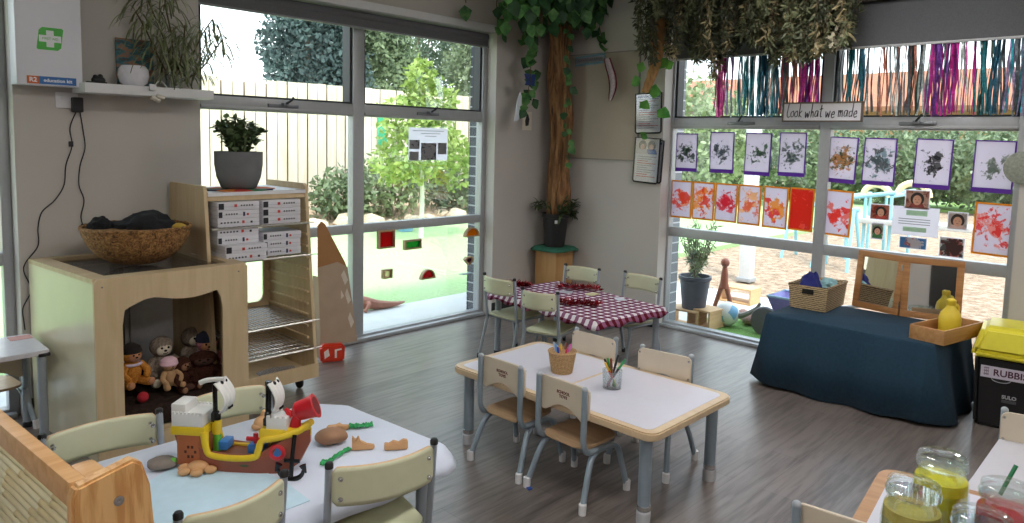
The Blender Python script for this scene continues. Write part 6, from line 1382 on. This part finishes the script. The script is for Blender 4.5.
for k in range(7):
    a = TAU*k/7; pp = []
    for i in range(22):
        z = .20+(3.0-SZT-.22)*i/21; tw = a+.5*math.sin(i*.35+k)*.6; rr = .062+.012*math.sin(i*.8+k*2); pp.append((.03+.03*math.sin(i*.25)+rr*math.cos(tw), .02+rr*math.sin(tw), z))
    m.tube(pp, [.042+.012*math.sin(i*.9+k) for i in range(22)], 8)
m.build('trunk', TB, t)
lf = MB(); st = MB()
for k in range(26):
    a = rnd.uniform(0, TAU); e = Vector((.17*math.cos(a), .15*math.sin(a), .31+rnd.uniform(-.02, .12))); st.tube(bez([(.3*e.x, .3*e.y, .25), e*.7+Vector((0, 0, .13)), e], 4), .004, 4)
    for j in range(6): lf.leaf(e+rv(.04), rv()+Vector((math.cos(a), math.sin(a), -.2))*.5, (0, 0, 1), .07, .035)
lf.build('leaves', leafmat('dark pot leaves', '#27321f', '#55683e', 12, .12), t); st.build('stems', plain('pot stem', '#3a4028', .7), t)
IVY = leafmat('ivy leaves', '#2a5530', '#6fa25c', 12, .25); IVD = leafmat('dark ivy leaves', '#1c3a24', '#3f6a40', 9, .2)
def heart(mb, p, d, n, s, mi=0): mb.leaf(p, d, n, s*1.15, s*.95, mi, .12)
# ivy canopy hung from the ceiling
c0 = P(560, 5, y=4.2)
t = thing('ivy_canopy', 'mass of artificial ivy hanging from the ceiling above the corner trunk', 'artificial ivy', (c0.x, c0.y, 3.0))
lf = MB(); st = MB()
for k in range(420):
    px = rnd.uniform(505, 642); py = rnd.triangular(-70, 46, -5)
    lim = 20+14*math.sin(px*.13)+(12 if 560 < px < 640 else 0)+(22 if 520 < px < 548 else 0)
    if py > lim: py = rnd.uniform(-60, lim)
    q = P(px, py, y=4.0+rnd.uniform(-.15, .3))-Vector((c0.x, c0.y, 3.0))
    if q.z > -.03: q.z = -.03-rnd.random()*.25
    d = Vector((rnd.uniform(-.6, .6), rnd.uniform(-.6, .3), -1)); heart(lf, q, d, Vector((-.6, -.7, .35))+rv(.5), rnd.uniform(.07, .125), 0 if rnd.random() < .45 else 1)
for k in range(26):
    px = rnd.uniform(510, 640); a = P(px, -60, y=4.15)-Vector((c0.x, c0.y, 3.0)); a.z = -.01; b = P(px+rnd.uniform(-8, 8), rnd.uniform(5, 30), y=4.1)-Vector((c0.x, c0.y, 3.0)); st.tube(bez([a, (a+b)/2+rv(.05), b], 4), .005, 5)
for k in range(16):
    q = P(rnd.uniform(540, 590), rnd.uniform(0, 20), y=4.05)-Vector((c0.x, c0.y, 3.0))
    if q.z < -.02: st.tube([q, q+rv(.08)], .007, 5)
lf.build('leaves', [IVY, IVD], t); st.build('stems', plain('ivy stem', '#5c4a30', .8), t)
def vine(label, pts, y, n, s=.1, spread=.05, x=None, name='ivy_vine'):
    pp = bez([P(px, py, **({'x': x} if x else {'y': y})) for px, py in pts], 10); o = pp[0].copy(); t = thing(name, label, 'artificial ivy', o, 0, 'hanging ivy vines')
    MB().tube([p-o for p in pp], .004, 5).build('stem', plain('ivy stem', '#5c4a30', .8), t); lf = MB()
    for k in range(n):
        p = pp[int(k*(len(pp)-1)/max(1, n-1))]-o+rv(spread); d = Vector((rnd.uniform(-1, 1), rnd.uniform(-.6, .2), -.7)); heart(lf, p, d, Vector((-.6, -.7, .35))+rv(.4), s*rnd.uniform(.75, 1.2), k % 3 == 0)
    lf.build('leaves', [IVY, IVD], t)
vine('long ivy vine hanging left of the corner trunk', [(528, -20), (526, 15), (530, 40), (531, 62), (529, 85), (526, 108)], 4.3, 34, .10, .07)
vine('ivy vine running down the right side of the corner trunk', [(566, 20), (568, 60), (567, 95), (566, 130), (567, 160)], 4.1, 20, .07, .035)
vine('ivy leaves drooping onto the blind corner of the back window', [(505, -30), (497, 0), (498, 18), (501, 34)], 4.35, 7, .10, .03)
vine('single ivy leaf sprig at the top of the back wall', [(472, -40), (466, -10), (466, 3)], 4.4, 2, .10, .02)
vine('ivy sprig hanging beside the pinboard top', [(592, -20), (598, 10), (600, 30), (603, 42)], 4.0, 16, .11, .06)
t = thing('blue_butterfly', 'small dark blue butterfly clipped to the left ivy vine', 'decoration', P(530, 80, y=4.22), 0)
m = MB()
for sx in (-1, 1): m.leaf((0, 0, 0), (sx*.8, 0, .5), (0, -1, 0), .09, .07).leaf((0, 0, 0), (sx*.8, 0, -.6), (0, -1, 0), .08, .06)
m.build('wings', plain('deep blue wing', '#1c3470', .6), t); MB().tube([(0, 0, -.05), (0, 0, .05)], .008, 8).build('body', BLACK, t)
q = P(518, 107, y=4.28); tag(MB().prism([(-.035, -.13), (.03, -.11), (.045, .10), (.01, .135), (-.02, .05)], 0, .003, XZ).build('white_tag', plain('white tag', '#d4dae2', .5), loc=q, rot=(0, .12, .15)), 'white paper tag hanging from the end of the left ivy vine', 'tag')
q = P(527, 121, y=4.5295)
t = thing('bird_print', 'small print with a black bird on the wall left of the trunk', 'print', q)
MB().bx(-.062, .062, -.002, 0, -.085, .085).build('sheet', plain('print paper', '#dcd4c4', .8), t); m = MB(); m.prism([(-.02, -.05), (.02, -.04), (.03, .02), (.012, .06), (-.01, .055), (-.028, .0)], -.003, -.002, XZ); m.build('printed_bird', plain('bird ink', '#26262a', .7), t)
# blue strip and red curved banner by the pinboard
q = P(590, 60, x=5.278); q2 = P(575, 60, x=5.278); wd = q2.y-P(605, 58, x=5.278).y
t = thing('name_strip', 'blue edged paper strip with writing along the pinboard top', 'strip', q, 0, rot=(0, -.05, -PI/2))
MB().bx(-wd/2, wd/2, -.002, 0, -.045, .045).build('strip', plain('blue strip', '#6f97a8', .7), t); MB().bx(-wd/2+.015, wd/2-.01, -.0032, -.002, -.026, .026).build('paper', PAPER, t)
m = MB(); x = -wd/2+.03
while x < wd/2-.04: m.tube([(x, -.0038, -.012+.004*math.sin(x*90)), (x+.008, -.0038, .012), (x+.016, -.0038, -.01)], .0018, 4); x += .021
m.build('writing', plain('ink', '#2b2b38', .7), t)
pts = [(607, 58), (609, 66), (612, 76), (613, 86), (611.5, 95), (610, 101)]
pp = [P(a, b, x=5.20) for a, b in pts]; o = pp[0].copy()
t = thing('curved_banner', 'curved dark red edged strip hanging in front of the pinboard', 'banner', o)
def ribbon(ws, xo):
    vs = []; fs = []; p2 = bez(pp, 5); k = len(p2)
    for i, p in enumerate(p2): w_ = ws*math.sin(PI*(.2+.78*i/(k-1)))**.6; vs += [(p.x-o.x+xo, p.y-o.y+w_, p.z-o.z), (p.x-o.x+xo, p.y-o.y-w_, p.z-o.z)]
    for i in range(k-1): fs.append((2*i, 2*i+1, 2*i+3, 2*i+2))
    return MB().add(vs, fs)
ribbon(.046, 0).build('red_edge', plain('dark red felt', '#6a1a2a', .8), t, solid=.003); ribbon(.03, -.003).build('pale_inside', plain('pale centre', '#b9a8ae', .8, var=.25, vs=80), t, solid=.001)
# twisted vine rope over the documents
pp = bez([P(a, b, x=5.12) for a, b in ((668, -40), (662, 0), (658, 30), (657, 55), (652, 75), (645, 92))], 8); o = pp[0].copy()
t = thing('twisted_vine', 'thick twisted tan vine hanging over the document pockets', 'vine', o)
m = MB(); N_ = len(pp)
for k in range(4):
    q_ = []
    for i, p in enumerate(pp): a = i*.42+k*PI/2; r_ = .034*(1-.55*(i/N_)**2); q_.append((p.x-o.x+r_*math.cos(a), p.y-o.y+r_*math.sin(a)*1.1, p.z-o.z))
    m.tube(q_, [.03*(1-.55*(i/N_)**2) for i in range(N_)], 8)
m.build('strands', wood('vine bark', '#c49a66', '#94693c', 14, 2, .8, 3), t)
lf = MB()
for a, b, s in ((643, 62, .09), (668, 58, .1), (674, 62, .09), (641, 78, .11), (656, 84, .13), (640, 102, .1), (657, 110, .12), (646, 132, .09), (664, 45, .08)):
    q = P(a, b, x=5.16)-o; heart(lf, q, (rnd.uniform(-.4, .4), rnd.uniform(-1, 1), -.5), Vector((-1, -.6, .4)), s, 0)
lf.build('leaves', [leafmat('light ivy leaves', '#3a7a34', '#74b050', 8, .25)], t)
# document pockets
def pocket(box, label, x, seed, photo=False, tilt=0):
    c, w, h = rect_at(*box, x=x); t = thing('document_pocket', label, 'document pocket', c, 0, 'document pockets on the wall', rot=(0, tilt, -PI/2))
    MB().bx(-w/2+.006, w/2-.006, -.002, 0, -h/2+.006, h/2-.006).build('document', plain('document paper', '#e2e4ea', .6), t)
    bd = MB().tube([(-w/2, -.003, -h/2+.012), (-w/2+.012, -.003, -h/2), (w/2-.012, -.003, -h/2), (w/2, -.003, -h/2+.012), (w/2, -.003, h/2), (-w/2, -.003, h/2)], .0075, 6, closed=True).build('binding', BLACKR, t)
    m = MB(); z = h/2-.05
    k = 0
    while z > -h/2+.03:
        if not (photo and z > h*.12): m.bx(-w/2+.03, w/2-.03-.04*((k*7) % 3), -.0032, -.002, z, z+.006, mi=1 if (k % 5 in (1, 2) and not photo) or (photo and k % 6 in (2, 3)) else 0)
        z -= .019; k += 1
    m.build('text_lines', [plain('text grey', '#9a9fa8', .7), plain('text red', '#c8584c', .7)], t)
    MB().bx(-w/2+.02, w/2-.02, -.0032, -.002, h/2-.035, h/2-.015).build('heading', plain('heading blue' if not photo else 'heading pale', '#3a5a9a' if not photo else '#c8ccd4', .7), t)
    if photo:
        MB().bx(-w/2+.012, w/2-.02, -.0034, -.002, h*.14, h/2-.01).build('photo', plain('photo backdrop', '#cfcac4', .7), t)
        for sx, sh in ((-.5, '#d8d4d8'), (.45, '#3f72c0')):
            hd = MB(); cx_ = sx*w*.38; cz_ = h*.33
            hd.prism([(cx_+.04*math.cos(a), cz_+.045*math.sin(a)) for a in [TAU*i/16 for i in range(16)]], -.0042, -.0036, XZ); hd.build('printed_hair', HRD, t)
            hd = MB(); hd.prism([(cx_+.021*math.cos(a), cz_-.012+.026*math.sin(a)) for a in [TAU*i/16 for i in range(16)]], -.005, -.0042, XZ); hd.build('printed_face', SKN, t)
            hd = MB(); hd.prism([(cx_-.06, h*.145), (cx_+.06, h*.145), (cx_+.04, cz_-.03), (cx_-.04, cz_-.03)], -.0044, -.0036, XZ); hd.build('printed_shirt', plain('print '+sh, sh, .7), t)
    gl = MB().bx(-w/2+.004, w/2-.004, -.0075, -.0065, -h/2+.004, h/2-.004).build('clear_sleeve', thin_glass('clear sleeve', '#f4f4f6', .05, .08), t)
pocket((636, 93.5, 661.5, 133), 'upper clear document pocket with black binding on the right wall', 5.285, 1, False, -.03)
pocket((642, 140, 662.5, 182), 'document pocket half hidden behind the pocket with the couple photo', 5.292, 3, False, .05)
pocket((634.5, 138, 659, 182.5), 'lower document pocket showing a couple photo', 5.272, 2, True, .04)
# dry fern canopy
o = Vector((5.0, 2.4, 3.0)); t = thing('hanging_fern', 'mass of dry brown green artificial fern hanging along the right window top', 'artificial fern', o)
lf = MB(); st = MB(); FE = [leafmat('dry fern', '#454f3a', '#7f8260', 8, .2), leafmat('dark fern', '#30372c', '#585b46', 8, .2), leafmat('tan fern', '#74694e', '#a0936e', 8, .2)]
for k in range(185):
    px = rnd.uniform(670, 850) if rnd.random() < .88 else rnd.uniform(640, 670); x = 4.95+rnd.uniform(-.16, .24)
    lim = 46+10*math.sin(px*.09)+7*math.sin(px*.31)+(10 if px < 720 else 0)-(10 if 660 > px else 0)
    if px > 800: lim = 60-(px-800)*.45
    if rnd.random() < .5: lim = rnd.uniform(8, lim)
    if 655 < px < 664: lim = min(lim, 12)
    e = P(px, lim, x=x)-o; a = Vector((e.x+rnd.uniform(-.05, .05), e.y+rnd.uniform(-.12, .12), -.005)); pp = bez([a, (a+e)/2+rv(.06), e], 7); st.tube(pp, .0035, 4)
    mi = rnd.choice([0, 0, 1, 1, 2])
    for p in pp[1:]:
        for j in range(9): d = rv(); d.z -= .5; lf.leaf(p+rv(.02), d, rv(), rnd.uniform(.035, .075), rnd.uniform(.01, .02), mi)
lf.build('leaves', FE, t); st.build('stems', plain('fern stem', '#4a3f2e', .9), t)
for k in range(1):
    q = P(838, 40, x=4.9)-o; m = MB()
    for j in range(40): m.leaf(q+rv(.06), rv(), rv(), .04, .025)
    m.build('pale_blossom', leafmat('pale blossom', '#8f8a74', '#c4bda4', 8, .2), t)
# ------------------------------------------------------------------ flyer and colour blocks on the back window
YP = 4.672
def frect(l, tp, r, b):
    a = P((l+r)/2, tp, y=YP); c = P((l+r)/2, b, y=YP); e = P(l, (tp+b)/2, y=YP); g = P(r, (tp+b)/2, y=YP); return Vector(((e.x+g.x)/2, YP, (a.z+c.z)/2)), g.x-e.x, a.z-c.z
c, w, h = frect(408.5, 128, 447.5, 160)
t = thing('notice_sheet', 'white notice with grey photos stuck on the back window', 'notice', c)
MB().bx(-w/2, w/2, -.0012, 0, -h/2, h/2).build('sheet', paper('notice paper', '#ece8f2', .8), t)
m = MB()
for k, (a, b) in enumerate(((.1, .9), (.3, .8), (.4, .7))): m.bx(-w/2+w*a, -w/2+w*b, -.002, -.0012, h*.40-k*.022, h*.40-k*.022+.005)
m.build('text_lines', plain('text grey', '#9a9fa8', .7), t)
for k, (a, b, c_, d) in enumerate(((.02, .27, .34, .62), (.02, .25, -.02, .26), (.31, .70, 0, .53), (.74, .97, .18, .54))):
    MB().bx(-w/2+w*a, -w/2+w*b, -.002, -.0012, -h/2+h*c_, -h/2+h*d).build('photo', blotch('grey photo %d' % k, '#8f8f96', ['#4a4a52', '#c8c8cc'], 31+k, 26, .5, (-w/2+w*(a+b)/2, 0, -h/2+h*(c_+d)/2), .12), t)
BW = wood('block birch', '#b59a78', '#9c8260', 6, 0, .5, 6)
def acr(nm, c): return thin_glass('acrylic '+nm, c, .05, .05, .25)
def tinted(nm, c):
    m_, nt, out = newmat('tinted '+nm); tr = nt.nodes.new('ShaderNodeBsdfTransparent'); tr.inputs[0].default_value = lin(c); df = nt.nodes.new('ShaderNodeBsdfPrincipled'); df.inputs['Base Color'].default_value = lin(c); df.inputs['Roughness'].default_value = .2; mx = nt.nodes.new('ShaderNodeMixShader'); mx.inputs[0].default_value = .3; nt.links.new(tr.outputs[0], mx.inputs[1]); nt.links.new(df.outputs[0], mx.inputs[2]); nt.links.new(mx.outputs[0], out.inputs[0]); return m_
def cblock(box, shape, col, nm, label):
    c, w, h = frect(*box); c.y = 4.645; t = thing('colour_block', label, 'toy block', c, 0, 'colour blocks on the back window glass'); dth = .03
    if shape == 'rect': out_ = [(-w/2, -h/2), (w/2, -h/2), (w/2, h/2), (-w/2, h/2)]; f = .012; inn_ = [(a*(1-2*f/w), b*(1-2*f/h)) for a, b in out_]
    elif shape == 'dome': out_ = [(w/2*math.cos(PI*k/14), -h/2+h*math.sin(PI*k/14)) for k in range(15)]; inn_ = [(a*.8, -h/2+.01+(b+h/2)*.76) for a, b in out_]
    else: out_ = [(-w/2, h*.2), (-w*.25, h/2), (w*.3, h/2), (w/2, h*.15), (0, -h/2)]; inn_ = [(a*.7, b*.7) for a, b in out_]
    MB().prism(out_, -dth, dth*.2, XZ, holes=[inn_]).build('wooden_frame', BW, t)
    MB().prism(inn_, -.012, -.006, XZ).build('coloured_pane', tinted(nm, col), t)
cblock((375, 229.5, 391, 247.5), 'rect', '#c4141e', 'red', 'square wooden framed red block on the back window')
cblock((401, 239, 417.5, 248.5), 'rect', '#1fa04a', 'green', 'oblong wooden framed green block on the back window')
cblock((379.5, 268.5, 388.5, 277.5), 'rect', '#e6dccb', 'clear', 'tiny wooden framed clear block on the back window')
cblock((417.5, 268.5, 431.5, 278), 'dome', '#c0141e', 'red dome', 'red dome shaped block on the back window')
cblock((461.5, 227, 475.5, 236), 'dome', '#f0a010', 'amber', 'amber dome shaped block at the right of the back window')
cblock((461, 256, 470, 264.5), 'gem', '#5a1a4a', 'plum', 'plum gem shaped block at the right of the back window')
c, w, h = frect(458, 271, 471, 276.5); tag(MB().prism([(-.06, -.05), (.06, -.05), (.06, .0), (-.06, .0)], 0, .006).build('glass_ledge', plain('blue grey ledge', '#7f929e', .3), loc=(c.x, 4.68, c.z)), 'small blue grey ledge on the back window glass', 'ledge')
q = P(1023, 168, x=5.285); t = thing('hanging_disc', 'round grey woven disc hanging on the wall at the right edge', 'wall hanging', q)
m = MB(); m.M = Matrix.Rotation(-PI/2, 4, 'Y'); m.lathe([(0, 0), (.09, 0), (.1, .008), (.09, .014), (0, .016)], 32); m.build('disc', plain('grey woven disc', '#8d9086', .85, var=.2, vs=60, bmp=.4, bs=90), t)
# ------------------------------------------------------------------ daylight
W = bpy.data.worlds.new('sky'); bpy.context.scene.world = W; W.use_nodes = True
nt = W.node_tree; nt.nodes.clear(); out = nt.nodes.new('ShaderNodeOutputWorld'); bg = nt.nodes.new('ShaderNodeBackground')
tc = nt.nodes.new('ShaderNodeTexCoord'); sp = nt.nodes.new('ShaderNodeSeparateXYZ'); nt.links.new(tc.outputs['Generated'], sp.inputs[0])
r = ramp(nt, sp.outputs[2], [(0, (.95, .97, 1, 1)), (.6, (.72, .84, 1, 1))]); nt.links.new(r.outputs[0], bg.inputs[0]); bg.inputs[1].default_value = 2.7
nt.links.new(bg.outputs[0], out.inputs[0])
sl = bpy.data.lights.new('sun', 'SUN'); sl.energy = 3.6; sl.angle = math.radians(8); sl.color = (1, .95, .88)
so = bpy.data.objects.new('sun', sl); COL.objects.link(so)
so.rotation_euler = Vector((.30, .42, -1)).to_track_quat('-Z', 'Y').to_euler(); so.location = (0, 0, 20)
vs = bpy.context.scene.view_settings; vs.view_transform = 'Standard'; vs.look = 'None'; vs.gamma = 1; vs.use_curve_mapping = False; vs.exposure = 0.55
bpy.context.scene.cycles.max_bounces = 10; bpy.context.scene.cycles.transparent_max_bounces = 24; bpy.context.scene.cycles.diffuse_bounces = 5
bpy.context.scene.cycles.use_denoising = True
bpy.context.scene.cycles.caustics_reflective = False; bpy.context.scene.cycles.caustics_refractive = False
bpy.context.scene.cycles.sample_clamp_indirect = 6
